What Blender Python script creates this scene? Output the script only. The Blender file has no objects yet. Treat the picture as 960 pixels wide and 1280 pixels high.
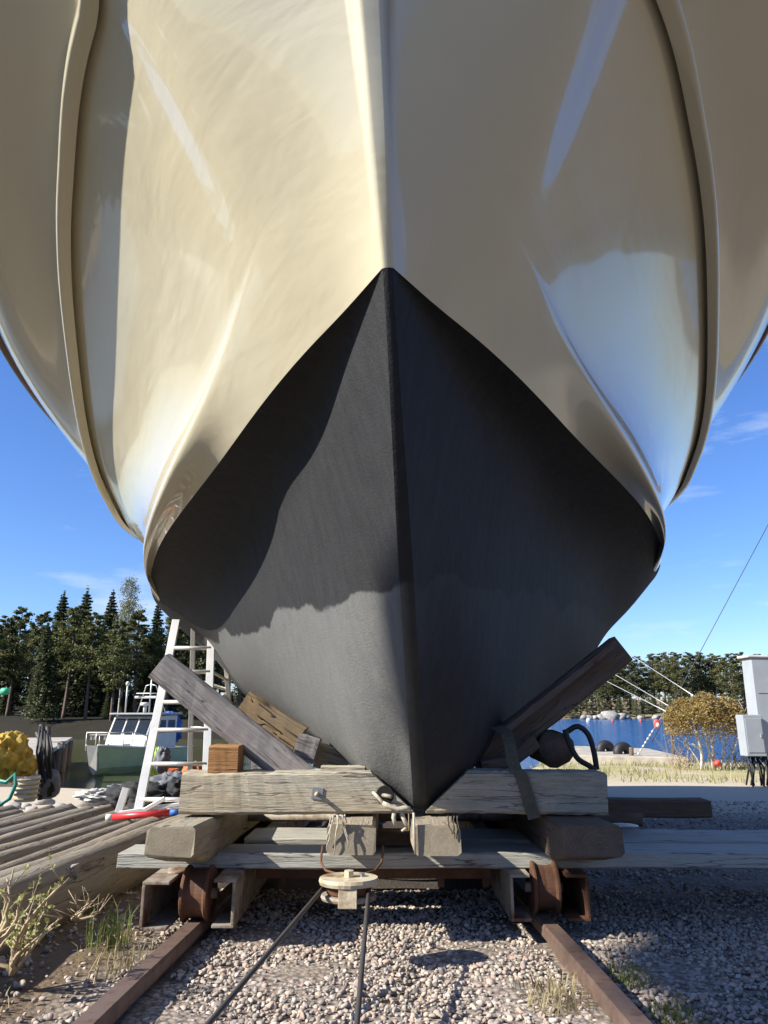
import bpy, math, random
import numpy as np
from mathutils import Matrix, Vector, noise as mnoise
R_ = random.Random(7)
rng = np.random.default_rng(11)
SC = bpy.context.scene
COL = SC.collection
PI = math.pi
# ------------------------------------------------------------------ camera geometry
FPX = 900.0; PITCH = math.atan((888-640)/FPX); CZ = 0.97
cP, sP = math.cos(PITCH), math.sin(PITCH)
def at(u, v, Y):
    """world point at distance Y seen at photo pixel (u, v) of 960x1280"""
    xc = (u-480)/FPX; yc = (640-v)/FPX
    y = cP - sP*yc; z = sP + cP*yc
    return Vector((xc/y*Y, Y, CZ + z/y*Y))
cam_d = bpy.data.cameras.new('camera'); cam = bpy.data.objects.new('camera', cam_d); COL.objects.link(cam)
cam.location = (0, 0, CZ); cam.rotation_euler = (PI/2+PITCH, 0, math.radians(0.0))
cam_d.sensor_fit = 'VERTICAL'; cam_d.sensor_height = 36; cam_d.lens = 36*FPX/1280
cam_d.clip_start = 0.02; cam_d.clip_end = 3000
SC.camera = cam
# ------------------------------------------------------------------ light
SUN_PHI = math.radians(70); SUN_EL = math.radians(34.5)
to_sun = Vector((-math.sin(SUN_PHI)*math.cos(SUN_EL), -math.cos(SUN_PHI)*math.cos(SUN_EL), math.sin(SUN_EL)))
sd = bpy.data.lights.new('sun', 'SUN'); sd.energy = 5.0; sd.angle = math.radians(0.53); sd.color = (1, .945, .85)
so = bpy.data.objects.new('sun', sd); COL.objects.link(so)
so.rotation_euler = to_sun.to_track_quat('Z', 'Y').to_euler(); so.location = (-20, -20, 20)
W = bpy.data.worlds.new('World'); SC.world = W; W.use_nodes = True
def world():
    nt = W.node_tree; N = nt.nodes; L = nt.links
    bg = N['Background']; bg.inputs['Strength'].default_value = 0.062
    sky = N.new('ShaderNodeTexSky'); sky.sky_type = 'NISHITA'; sky.sun_disc = False
    sky.sun_elevation = SUN_EL; sky.sun_rotation = math.atan2(to_sun.x, to_sun.y)
    sky.air_density = 1.0; sky.dust_density = 0.25; sky.ozone_density = 2.2; sky.altitude = 0
    hs = N.new('ShaderNodeHueSaturation'); hs.inputs['Saturation'].default_value = 1.12
    L.new(sky.outputs[0], hs.inputs['Color'])
    tn = N.new('ShaderNodeMix'); tn.data_type = 'RGBA'; tn.blend_type = 'MULTIPLY'; tn.inputs[0].default_value = 1; tn.inputs[7].default_value = (.95, 1.15, 1.62, 1); L.new(hs.outputs[0], tn.inputs[6])
    # thin fair-weather clouds, laid out on the sky's own direction vector
    tc = N.new('ShaderNodeTexCoord'); sx = N.new('ShaderNodeSeparateXYZ'); L.new(tc.outputs['Generated'], sx.inputs[0])
    mp = N.new('ShaderNodeMapping'); mp.inputs['Scale'].default_value = (2.6, 2.6, 11); mp.inputs['Location'].default_value = (3.1, 1.7, .4)
    L.new(tc.outputs['Generated'], mp.inputs[0])
    nz = N.new('ShaderNodeTexNoise'); nz.inputs['Scale'].default_value = 1.5; nz.inputs['Detail'].default_value = 7; nz.inputs['Roughness'].default_value = .55
    L.new(mp.outputs[0], nz.inputs['Vector'])
    cr = N.new('ShaderNodeValToRGB'); cr.color_ramp.elements[0].position = .56; cr.color_ramp.elements[1].position = .78
    L.new(nz.outputs[0], cr.inputs[0])
    mul = N.new('ShaderNodeMath'); mul.operation = 'MULTIPLY'; mul.inputs[1].default_value = .6; L.new(cr.outputs[0], mul.inputs[0])
    mx = N.new('ShaderNodeMix'); mx.data_type = 'RGBA'; mx.inputs[7].default_value = (8.5, 9.0, 9.6, 1)
    L.new(mul.outputs[0], mx.inputs[0]); L.new(tn.outputs[2], mx.inputs[6]); L.new(mx.outputs[2], bg.inputs['Color'])
world()
SC.view_settings.view_transform = 'Standard'; SC.view_settings.look = 'None'
SC.view_settings.exposure = 0.98; SC.view_settings.gamma = 1; SC.view_settings.use_curve_mapping = False
SC.render.engine = 'CYCLES'; SC.cycles.max_bounces = 8; SC.cycles.use_denoising = True
# ------------------------------------------------------------------ materials
def nm(name):
    m = bpy.data.materials.new(name); m.use_nodes = True
    nt = m.node_tree; return m, nt.nodes, nt.links, nt.nodes['Principled BSDF']
def rgba(c): return (c[0], c[1], c[2], 1)
def noise(N, L, vec, scale, detail=4, rough=.55, dist=0):
    n = N.new('ShaderNodeTexNoise'); n.inputs['Scale'].default_value = scale; n.inputs['Detail'].default_value = detail
    n.inputs['Roughness'].default_value = rough; n.inputs['Distortion'].default_value = dist
    if vec: L.new(vec, n.inputs['Vector'])
    return n.outputs[0]
def ramp(N, L, fac, stops):
    r = N.new('ShaderNodeValToRGB'); e = r.color_ramp.elements
    while len(e) < len(stops): e.new(.5)
    for k, (p, c) in enumerate(stops):
        e[k].position = p; e[k].color = rgba(c) if not isinstance(c, (int, float)) else (c, c, c, 1)
    L.new(fac, r.inputs[0]); return r.outputs[0]
def mixc(N, L, fac, a, b, mode='MIX'):
    x = N.new('ShaderNodeMix'); x.data_type = 'RGBA'; x.blend_type = mode
    for s, i in ((fac, 0), (a, 6), (b, 7)):
        if hasattr(s, 'links'): L.new(s, x.inputs[i])
        elif isinstance(s, (int, float)): x.inputs[i].default_value = s
        else: x.inputs[i].default_value = rgba(s)
    return x.outputs[2]
def math_(N, L, op, a, b=None, clamp=False):
    m = N.new('ShaderNodeMath'); m.operation = op; m.use_clamp = clamp
    for s, i in ((a, 0), (b, 1)):
        if s is None: continue
        if hasattr(s, 'links'): L.new(s, m.inputs[i])
        else: m.inputs[i].default_value = s
    return m.outputs[0]
def bump(N, L, B, h, strength=.3, dist=.01):
    b = N.new('ShaderNodeBump'); b.inputs['Strength'].default_value = strength; b.inputs['Distance'].default_value = dist
    L.new(h, b.inputs['Height']); L.new(b.outputs[0], B.inputs['Normal'])
def coords(N, L, kind='Object', scale=(1,1,1), per_object=False):
    t = N.new('ShaderNodeTexCoord'); m = N.new('ShaderNodeMapping'); m.inputs['Scale'].default_value = scale
    L.new(t.outputs[kind], m.inputs[0])
    if per_object:
        oi = N.new('ShaderNodeObjectInfo'); mm = N.new('ShaderNodeMath'); mm.operation = 'MULTIPLY'; mm.inputs[1].default_value = 37.0
        L.new(oi.outputs['Random'], mm.inputs[0]); L.new(mm.outputs[0], m.inputs['Location'])
    return m.outputs[0]
def wood(name, light, dark, grey=(.30,.29,.26), crack=.5, sc=1.0, stain=(.12,.075,.04), stain_amt=.35, rough=.85):
    m, N, L, B = nm(name)
    v = coords(N, L, 'Object', (1.6*sc, 16*sc, 16*sc), True)
    g = noise(N, L, v, 3.2, 8, .65, .6)
    base = ramp(N, L, g, [(.28, dark), (.5, [(a+b)/2 for a, b in zip(light, dark)]), (.7, light)])
    v2 = coords(N, L, 'Object', (1.0, 2.5, 2.5), True)
    p = noise(N, L, v2, 1.6, 5, .6)
    base = mixc(N, L, ramp(N, L, p, [(.42, 0), (.68, .8)]), base, grey)
    st = noise(N, L, coords(N, L, 'Object', (1.3, 3, 3), True), 2.4, 6, .7)
    base = mixc(N, L, ramp(N, L, st, [(.56, 0), (.74, stain_amt)]), base, stain)
    # long drying cracks
    w = noise(N, L, coords(N, L, 'Object', (.55, 11, 11), True), 2.0, 3, .5, .35)
    ck = ramp(N, L, w, [(.485, 0), (.5, 1), (.515, 0)])
    ckm = math_(N, L, 'MULTIPLY', ck, ramp(N, L, p, [(.38, 0), (.55, crack)]))
    base = mixc(N, L, ckm, base, (.02,.014,.01))
    # sawn ends show growth rings instead of long cracks
    tn = N.new('ShaderNodeTexCoord'); sn = N.new('ShaderNodeSeparateXYZ'); L.new(tn.outputs['Normal'], sn.inputs[0])
    endm = ramp(N, L, math_(N, L, 'ABSOLUTE', sn.outputs[0]), [(.6, 0), (.8, 1)])
    so_ = N.new('ShaderNodeSeparateXYZ'); L.new(tn.outputs['Object'], so_.inputs[0])
    wy = math_(N, L, 'ADD', so_.outputs[1], .03); wz = math_(N, L, 'ADD', so_.outputs[2], .02)
    rr_ = math_(N, L, 'SQRT', math_(N, L, 'ADD', math_(N, L, 'MULTIPLY', wy, wy), math_(N, L, 'MULTIPLY', wz, wz)))
    wv = math_(N, L, 'SINE', math_(N, L, 'ADD', math_(N, L, 'MULTIPLY', rr_, 430.0), math_(N, L, 'MULTIPLY', noise(N, L, coords(N, L, 'Object', (1,1,1), True), 14, 4), 22.0)))
    ring = ramp(N, L, wv, [(0, [k*.74 for k in light]), (1, [(a+b)/2.2 for a, b in zip(light, grey)])])
    blot = noise(N, L, coords(N, L, 'Object', (1,1,1), True), 22, 5, .7)
    ring = mixc(N, L, ramp(N, L, blot, [(.42, 0), (.7, .6)]), ring, [k*.8 for k in dark])
    base = mixc(N, L, endm, base, ring)
    ckm = math_(N, L, 'MULTIPLY', ckm, math_(N, L, 'SUBTRACT', 1.0, endm))
    # fine fibres
    f = noise(N, L, coords(N, L, 'Object', (3, 90, 90), True), 2.5, 3, .6)
    base = mixc(N, L, .35, base, ramp(N, L, f, [(.3, .35), (.7, 1)]), 'MULTIPLY')
    L.new(base, B.inputs['Base Color']); B.inputs['Roughness'].default_value = rough
    h = math_(N, L, 'SUBTRACT', math_(N, L, 'ADD', g, math_(N, L, 'MULTIPLY', f, .5)), math_(N, L, 'MULTIPLY', ckm, 1.5))
    h = math_(N, L, 'MULTIPLY', h, math_(N, L, 'SUBTRACT', 1.0, math_(N, L, 'MULTIPLY', endm, .85)))
    bump(N, L, B, h, .55, .012)
    return m
def metal(name, c, rust=(.16,.06,.025), amt=.5, rough=.6, metallic=.3, sc=1.0):
    m, N, L, B = nm(name)
    v = coords(N, L, 'Object', (1,1,1), True)
    n = noise(N, L, v, 7*sc, 8, .68)
    f = ramp(N, L, n, [(.58-.25*amt, 0), (.72-.2*amt, 1)])
    n2 = noise(N, L, v, 40*sc, 4, .6)
    r = mixc(N, L, n2, rust, [k*.45 for k in rust])
    L.new(mixc(N, L, f, c, r), B.inputs['Base Color'])
    B.inputs['Roughness'].default_value = rough
    L.new(math_(N, L, 'MULTIPLY', math_(N, L, 'SUBTRACT', 1.0, f), metallic), B.inputs['Metallic'])
    bump(N, L, B, n2, .25, .004)
    return m
def plain(name, c, rough=.6, var=.25, sc=12, metallic=0, bmp=.1, coat=0):
    m, N, L, B = nm(name)
    n = noise(N, L, coords(N, L, 'Object', (1,1,1), True), sc, 6, .6)
    L.new(mixc(N, L, ramp(N, L, n, [(.3, 0), (.7, 1)]), [k*(1-var) for k in c], [min(1, k*(1+var*.6)) for k in c]), B.inputs['Base Color'])
    B.inputs['Roughness'].default_value = rough; B.inputs['Metallic'].default_value = metallic; B.inputs['Coat Weight'].default_value = coat
    if bmp: bump(N, L, B, n, bmp, .01)
    return m
def leafmat(name, a, b, trans=.35):
    m, N, L, B = nm(name)
    oi = N.new('ShaderNodeObjectInfo'); g = N.new('ShaderNodeNewGeometry')
    n = noise(N, L, coords(N, L, 'Object'), 1.3, 4, .6)
    f = math_(N, L, 'ADD', math_(N, L, 'MULTIPLY', n, .7), math_(N, L, 'MULTIPLY', g.outputs['Random Per Island'], .35))
    c = mixc(N, L, ramp(N, L, f, [(.3, 0), (.75, 1)]), a, b)
    c = mixc(N, L, .45, c, ramp(N, L, oi.outputs['Random'], [(0, .55), (1, 1.0)]), 'MULTIPLY')
    L.new(c, B.inputs['Base Color']); B.inputs['Roughness'].default_value = .6
    t = N.new('ShaderNodeBsdfTranslucent'); L.new(c, t.inputs[0])
    mx = N.new('ShaderNodeMixShader'); mx.inputs[0].default_value = trans
    L.new(B.outputs[0], mx.inputs[1]); L.new(t.outputs[0], mx.inputs[2]); L.new(mx.outputs[0], N['Material Output'].inputs[0])
    return m
M = {}
M['timber'] = wood('pale_weathered_timber', (.50,.43,.30), (.33,.28,.19), (.40,.38,.31), .8, 1.0, (.22,.15,.08), .5)
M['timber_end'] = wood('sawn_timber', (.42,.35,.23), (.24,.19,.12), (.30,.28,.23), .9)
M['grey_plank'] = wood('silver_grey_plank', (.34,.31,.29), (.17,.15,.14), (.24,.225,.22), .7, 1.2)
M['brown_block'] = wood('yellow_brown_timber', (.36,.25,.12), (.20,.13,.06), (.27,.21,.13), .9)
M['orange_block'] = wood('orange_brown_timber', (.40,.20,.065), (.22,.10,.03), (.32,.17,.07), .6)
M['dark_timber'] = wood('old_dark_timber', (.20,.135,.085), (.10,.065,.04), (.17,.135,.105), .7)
M['log'] = wood('weathered_log_wood', (.36,.30,.22), (.19,.155,.11), (.27,.245,.20), .9, .8, (.10,.07,.045), .55)
M['paint_beam'] = wood('worn_painted_plank', (.46,.45,.38), (.35,.33,.27), (.42,.42,.37), .8, .7, (.18,.11,.06), .6, .6)
M['rust'] = metal('rusty_steel', (.16,.075,.04), (.11,.045,.02), .7, .75, .4)
M['rust_paint'] = metal('grey_painted_rusty_steel', (.30,.26,.20), (.15,.06,.025), .45, .7, .2)
M['yellow_steel'] = metal('chipped_yellow_steel', (.50,.43,.29), (.20,.10,.045), .52, .6, .1)
M['rail'] = metal('worn_rail_steel', (.20,.14,.11), (.12,.065,.045), .5, .55, .5, 2)
M['cable'] = metal('steel_cable', (.08,.075,.07), (.07,.04,.03), .3, .6, .5)
M['galv'] = metal('galvanised_bolt', (.30,.31,.32), (.18,.08,.03), .25, .5, .7, 4)
M['alu'] = plain('aluminium_ladder', (.66,.64,.58), .45, .12, 6, .55, .03)
M['rope'] = plain('frayed_rope', (.46,.41,.31), .9, .4, 60)
M['black_rubber'] = plain('black_rubber', (.018,.018,.019), .6, .3, 20)
M['webbing'] = plain('grey_brown_webbing', (.10,.085,.055), .9, .3, 50)
M['concrete'] = plain('quay_concrete', (.40,.36,.29), .9, .35, 3, 0, .3)
M['dkgreen'] = plain('green_boat_paint', (.38,.46,.24), .4, .12, 3, 0, .02, .3)
M['white_paint'] = plain('off_white_paint', (.62,.60,.54), .4, .12, 5, 0, .02)
M['grey_paint'] = plain('grey_deck_paint', (.30,.31,.31), .5, .2, 6)
M['glass'] = plain('dark_window_glass', (.025,.03,.035), .06, .2, 3, 0, 0)
M['red'] = plain('red_plastic', (.55,.03,.035), .4, .15, 8)
M['blue'] = plain('blue_tarp', (.03,.12,.42), .6, .3, 5)
M['yellow'] = plain('yellow_net_cloth', (.50,.33,.05), .8, .5, 9, 0, .5)
M['orange'] = plain('orange_cloth', (.62,.16,.05), .8, .3, 8)
M['hivis'] = plain('yellow_green_cloth', (.50,.72,.06), .7, .2, 8)
M['black_cloth'] = plain('black_cloth', (.022,.022,.024), .85, .4, 14, 0, .5)
M['grey_cloth'] = plain('grey_cloth', (.14,.15,.17), .8, .4, 12, 0, .4)
M['teal'] = plain('turquoise_hose', (.04,.27,.22), .5, .2, 8)
M['green_cap'] = plain('green_cap_plastic', (.05,.45,.25), .5, .1, 8)
M['cabinet'] = plain('light_grey_cabinet', (.33,.355,.37), .5, .1, 3, 0, .02)
M['stone'] = plain('shore_rock', (.34,.32,.29), .9, .4, 2, 0, .4)
M['buoy_red'] = plain('red_buoy', (.60,.08,.06), .5, .1, 5)
M['pine_leaf'] = leafmat('pine_needles', (.060,.075,.020), (.175,.180,.055))
M['spruce_leaf'] = leafmat('spruce_needles', (.040,.056,.020), (.110,.125,.040))
M['far_leaf'] = leafmat('sunlit_pine_needles', (.075,.085,.030), (.200,.195,.075))
M['birch_leaf'] = leafmat('young_birch_leaves', (.12,.13,.035), (.21,.20,.06), .45)
M['bush_leaf'] = leafmat('budding_bush_leaves', (.22,.15,.045), (.40,.29,.09), .4)
M['bark'] = plain('conifer_bark', (.14,.095,.07), .95, .4, 6, 0, .5)
M['birch_bark'] = plain('white_birch_bark', (.55,.52,.47), .85, .45, 9, 0, .3)
M['grass'] = leafmat('green_grass_blades', (.10,.15,.03), (.22,.24,.07), .4)
M['dry_grass'] = leafmat('dry_grass_blades', (.30,.24,.12), (.44,.37,.20), .3)
M['twig'] = plain('pale_twig_bark', (.42,.33,.20), .85, .3, 30)
M['bud'] = leafmat('opening_buds', (.30,.33,.08), (.45,.45,.15), .4)
# ------------------------------------------------------------------ mesh helpers
def link(name, verts, faces, mat=None, parent=None, smooth=False, loc=None):
    me = bpy.data.meshes.new(name); me.from_pydata([tuple(v) for v in verts], [], [tuple(f) for f in faces]); me.validate(); me.update()
    o = bpy.data.objects.new(name, me); COL.objects.link(o)
    if mat is not None: me.materials.append(mat if not isinstance(mat, str) else M[mat])
    if smooth: me.polygons.foreach_set('use_smooth', [True]*len(me.polygons))
    if parent is not None: o.parent = parent
    if loc is not None: o.location = loc
    return o
def thing(name, label, cat, loc=(0,0,0), group=None, rotz=0):
    o = bpy.data.objects.new(name, None); COL.objects.link(o); o.location = loc; o.rotation_euler = (0,0,rotz)
    o.empty_display_size = .1
    return tag(o, label, cat, group)
def tag(o, label, cat, group=None):
    o['label'] = label; o['category'] = cat
    if group: o['group'] = group
    return o
def setkind(o, k): o['kind'] = k; return o
class MB:
    def __init__(s): s.v = []; s.f = []
    def add(s, v, f):
        n = len(s.v); s.v += [tuple(p) for p in v]; s.f += [tuple(i+n for i in q) for q in f]; return s
    def box(s, c, size, rot=None):
        x, y, z = [k/2 for k in size]
        P = [Vector(p) for p in ((-x,-y,-z),(x,-y,-z),(x,y,-z),(-x,y,-z),(-x,-y,z),(x,-y,z),(x,y,z),(-x,y,z))]
        if rot is not None: P = [rot @ p for p in P]
        c = Vector(c)
        return s.add([p+c for p in P], [(0,3,2,1),(4,5,6,7),(0,1,5,4),(1,2,6,5),(2,3,7,6),(3,0,4,7)])
    def tube(s, pts, r, n=8, cap=True):
        pts = [Vector(p) for p in pts]; rr = r if isinstance(r, (list, tuple)) else [r]*len(pts)
        rings = []; up = Vector((0,0,1)); prev = None
        for i, p in enumerate(pts):
            d = (pts[min(i+1, len(pts)-1)]-pts[max(i-1, 0)]).normalized()
            if prev is None:
                a = d.cross(up)
                if a.length < .05: a = d.cross(Vector((1,0,0)))
                a.normalize()
            else:
                a = prev - d*prev.dot(d)
                if a.length < 1e-4: a = d.orthogonal()
                a.normalize()
            prev = a; b = d.cross(a)
            rings.append([p+(a*math.cos(2*PI*k/n)+b*math.sin(2*PI*k/n))*rr[i] for k in range(n)])
        V = [q for g in rings for q in g]; F = []
        for i in range(len(pts)-1):
            for k in range(n):
                F.append((i*n+k, i*n+(k+1) % n, (i+1)*n+(k+1) % n, (i+1)*n+k))
        if cap:
            F.append(tuple(range(n-1, -1, -1))); F.append(tuple((len(pts)-1)*n+k for k in range(n)))
        return s.add(V, F)
    def lathe(s, prof, n=24, c=(0,0,0), axis='z'):
        c = Vector(c); V = []; F = []
        for r, h in prof:
            for k in range(n):
                a = 2*PI*k/n; p = (r*math.cos(a), r*math.sin(a), h)
                if axis == 'x': p = (p[2], p[0], p[1])
                if axis == 'y': p = (p[0], p[2], -p[1])
                V.append(c+Vector(p))
        m = len(prof)
        for i in range(m-1):
            for k in range(n): F.append((i*n+k, i*n+(k+1) % n, (i+1)*n+(k+1) % n, (i+1)*n+k))
        F.append(tuple(range(n-1, -1, -1))); F.append(tuple((m-1)*n+k for k in range(n)))
        return s.add(V, F)
    def prism(s, poly, y0, y1, axis='y'):
        n = len(poly); V = []
        for y in (y0, y1):
            for (a, b) in poly: V.append((a, y, b) if axis == 'y' else ((y, a, b) if axis == 'x' else (a, b, y)))
        F = [tuple(range(n)), tuple(range(2*n-1, n-1, -1))]
        for k in range(n): F.append((k, k+n, (k+1) % n+n, (k+1) % n))
        return s.add(V, F)
    def build(s, name, mat, parent=None, smooth=False, loc=None, bevel=0):
        o = link(name, s.v, s.f, mat, parent, smooth, loc)
        if bevel:
            b = o.modifiers.new('bevel', 'BEVEL'); b.width = bevel; b.segments = 2; b.limit_method = 'ANGLE'; b.angle_limit = math.radians(40)
        return o
def frame(p0, p1, up=(0,0,1)):
    x = (Vector(p1)-Vector(p0)).normalized(); u = Vector(up); y = u.cross(x).normalized(); z = x.cross(y)
    return Matrix(((x.x,y.x,z.x),(x.y,y.y,z.y),(x.z,y.z,z.z)))
def beam(name, p0, p1, w, h, mat, parent=None, up=(0,0,1), ch=.012, wob=.004, segs=14, end_cut=0, seed=0):
    """squared timber along local X (so the grain follows it); w across, h along up; p0, p1 in parent space"""
    p0, p1 = Vector(p0), Vector(p1); Ln = (p1-p0).length; Rm = frame(p0, p1, up)
    rr = random.Random(seed*131+int(Ln*1000)+len(name))
    prof = []
    a, b = w/2, h/2
    for (sx, sz) in ((1,1),(-1,1),(-1,-1),(1,-1)):
        if sx*sz > 0: prof += [(sx*a, sz*(b-ch)), (sx*(a-ch), sz*b)]
        else: prof += [(sx*(a-ch), sz*b), (sx*a, sz*(b-ch))]
    n = len(prof); V = []; F = []
    ph = [rr.random()*6.28 for _ in range(6)]
    for i in range(segs+1):
        x = Ln*i/segs
        dy = wob*1.2*math.sin(x*2.1+ph[0])+wob*.5*math.sin(x*5+ph[1]); dz = wob*math.sin(x*1.7+ph[2])+wob*.5*math.sin(x*6.3+ph[3])
        for k, (y, z) in enumerate(prof):
            j = wob*.5
            xo = 0
            if i == 0: xo = end_cut*(z/b)*b + rr.uniform(-1,1)*wob
            if i == segs: xo = -end_cut*(z/b)*b + rr.uniform(-1,1)*wob
            V.append((x+xo, y+dy+rr.uniform(-j,j), z+dz+rr.uniform(-j,j)))
    for i in range(segs):
        for k in range(n): F.append((i*n+k, (i+1)*n+k, (i+1)*n+(k+1) % n, i*n+(k+1) % n))
    F.append(tuple(range(n))); F.append(tuple(segs*n+k for k in range(n-1, -1, -1)))
    o = link(name, V, F, mat, parent)
    o.matrix_basis = Matrix.Translation(p0) @ Rm.to_4x4()
    return o
def logm(name, p0, p1, r0, r1, mat, parent=None, seed=0, n=14, segs=30, rough=.06, knots=0):
    p0, p1 = Vector(p0), Vector(p1); Ln = (p1-p0).length; Rm = frame(p0, p1)
    rr = random.Random(seed); ph = [rr.random()*6.28 for _ in range(10)]
    kn = [(rr.uniform(.1,.9)*Ln, rr.uniform(0, 6.28)) for _ in range(knots)]
    V = []; F = []
    for i in range(segs+1):
        x = Ln*i/segs; r = r0+(r1-r0)*i/segs
        dy = .012*math.sin(x*1.1+ph[0])+.006*math.sin(x*3.1+ph[1]); dz = .01*math.sin(x*1.3+ph[2])
        for k in range(n):
            a = 2*PI*k/n
            q = r*(1+rough*math.sin(3*a+ph[3]+x*.4)+rough*.7*math.sin(5*a+ph[4]+x*1.1)+rr.uniform(-1,1)*rough*.35)
            for kx, ka in kn:
                d2 = ((x-kx)/.07)**2+(math.atan2(math.sin(a-ka), math.cos(a-ka))/.35)**2
                q += r*.28*math.exp(-d2)
            V.append((x+(rr.uniform(-.02,.02) if i in (0, segs) else 0), dy+q*math.cos(a), dz+q*math.sin(a)))
    for i in range(segs):
        for k in range(n): F.append((i*n+k, (i+1)*n+k, (i+1)*n+(k+1) % n, i*n+(k+1) % n))
    F.append(tuple(range(n))); F.append(tuple(segs*n+k for k in range(n-1, -1, -1)))
    o = link(name, V, F, mat, parent, True)
    o.matrix_basis = Matrix.Translation(p0) @ Rm.to_4x4()
    return o
def blob(c, r, n=(10, 14), jit=.15, seed=0):
    """lumpy closed body: returns verts, faces"""
    rr = random.Random(seed); ph = [rr.random()*6.28 for _ in range(8)]
    V = []; F = []; a, b = n
    for i in range(a+1):
        t = PI*i/a
        for k in range(b):
            p = 2*PI*k/b
            q = 1+jit*(math.sin(2*p+ph[0]+t*2)+.7*math.sin(3*p+ph[1])*math.sin(3*t+ph[2])+.5*math.sin(5*p+ph[3]+4*t))*math.sin(t)
            V.append((c[0]+r[0]*q*math.sin(t)*math.cos(p), c[1]+r[1]*q*math.sin(t)*math.sin(p), c[2]+r[2]*q*math.cos(t)))
    for i in range(a):
        for k in range(b): F.append((i*b+k, (i+1)*b+k, (i+1)*b+(k+1) % b, i*b+(k+1) % b))
    return V, F
def crumple(c, r, seed=0, amp=.3, freq=2.2, n=(30, 44)):
    """soft heap of folded cloth: a ball pushed in and out by ridged noise"""
    V, F = blob((0,0,0), (1,1,1), n, .12, seed); out = []
    for v in V:
        p = Vector(v); q = p*freq+Vector((seed*3.1, seed*1.7, 0)); q = Vector((q.x, q.y, q.z*.6))
        k = 1-abs(mnoise.noise(q))*2; k2 = 1-abs(mnoise.noise(q*2.3))*2
        s = 1+amp*(k*.7+k2*.3-.4)
        out.append((c[0]+p.x*r[0]*s, c[1]+p.y*r[1]*s, c[2]+p.z*r[2]*s))
    return out, F
def copy_tree(o, parent=None):
    c = o.copy(); COL.objects.link(c); c.parent = parent
    for ch in list(o.children): copy_tree(ch, c)
    return c
def spl(k, v, x):
    k = np.asarray(k, float); v = np.asarray(v, float); x = np.asarray(x, float)
    m = np.gradient(v, k); i = np.clip(np.searchsorted(k, x)-1, 0, len(k)-2)
    h = k[i+1]-k[i]; t = (x-k[i])/h
    return (2*t**3-3*t*t+1)*v[i]+(t**3-2*t*t+t)*h*m[i]+(-2*t**3+3*t*t)*v[i+1]+(t**3-t*t)*h*m[i+1]
# ------------------------------------------------------------------ ground, water
ZW = -0.65
def sstep(a, b, x):
    t = np.clip((x-a)/(b-a), 0, 1); return t*t*(3-2*t)
def height(x, y):
    x = np.asarray(x, float); y = np.asarray(y, float)
    base = np.where(y < 12, .161-.0436*y, -.362-.021*(y-12)); base = np.where(y < 0, .161-.004*y, base)
    base = base + .19*np.clip(-y-7, 0, 42)*(y < 0)*sstep(-30, -5, x)  # unseen slope added behind the viewer for brown reflections in the hull
    base = base + .44*np.clip(x-17+1.5*np.sin(y*.21), 0, 30)*sstep(14, 7, y-.38*np.clip(x-20, 0, 60))  # unseen hill added on the right, shaped to mirror brown in the hull
    base = base + .05*sstep(1.2, 4, x)*sstep(14, 4, y)*0
    # earth bank beside the log deck
    base = base + .035*np.exp(-((x+1.35)/.25)**2)*(y < 9)
    shore = 15.4+3.2*sstep(-3.6, -2.2, x)+6.8*sstep(2.6, 5.5, x)+.5*np.sin(x*.7)
    d = y-shore
    z = np.where(d > -1.5, base-.16*np.clip(d+1.5, 0, 12)-.05*np.clip(d, 0, 10), base)
    z = np.maximum(z, -2.2)
    # far left bank, far right shore
    bl = 45.5+.06*(x+20)**2*0+2*np.sin(x*.11)
    far1 = -2.2+2.6*sstep(bl-5, bl+4, y)+.04*np.clip(y-bl-4, 0, 60)
    far1 = np.where(x < 6, far1, -2.2-(x-6)*.1)
    br = 146+4*np.sin(x*.05)
    far2 = -2.2+2.35*sstep(br-7, br+8, y)+.05*np.clip(y-br-8, 0, 80)
    return np.maximum(np.maximum(z, far1), far2)
def gz(x, y): return float(height(x, y))
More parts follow.
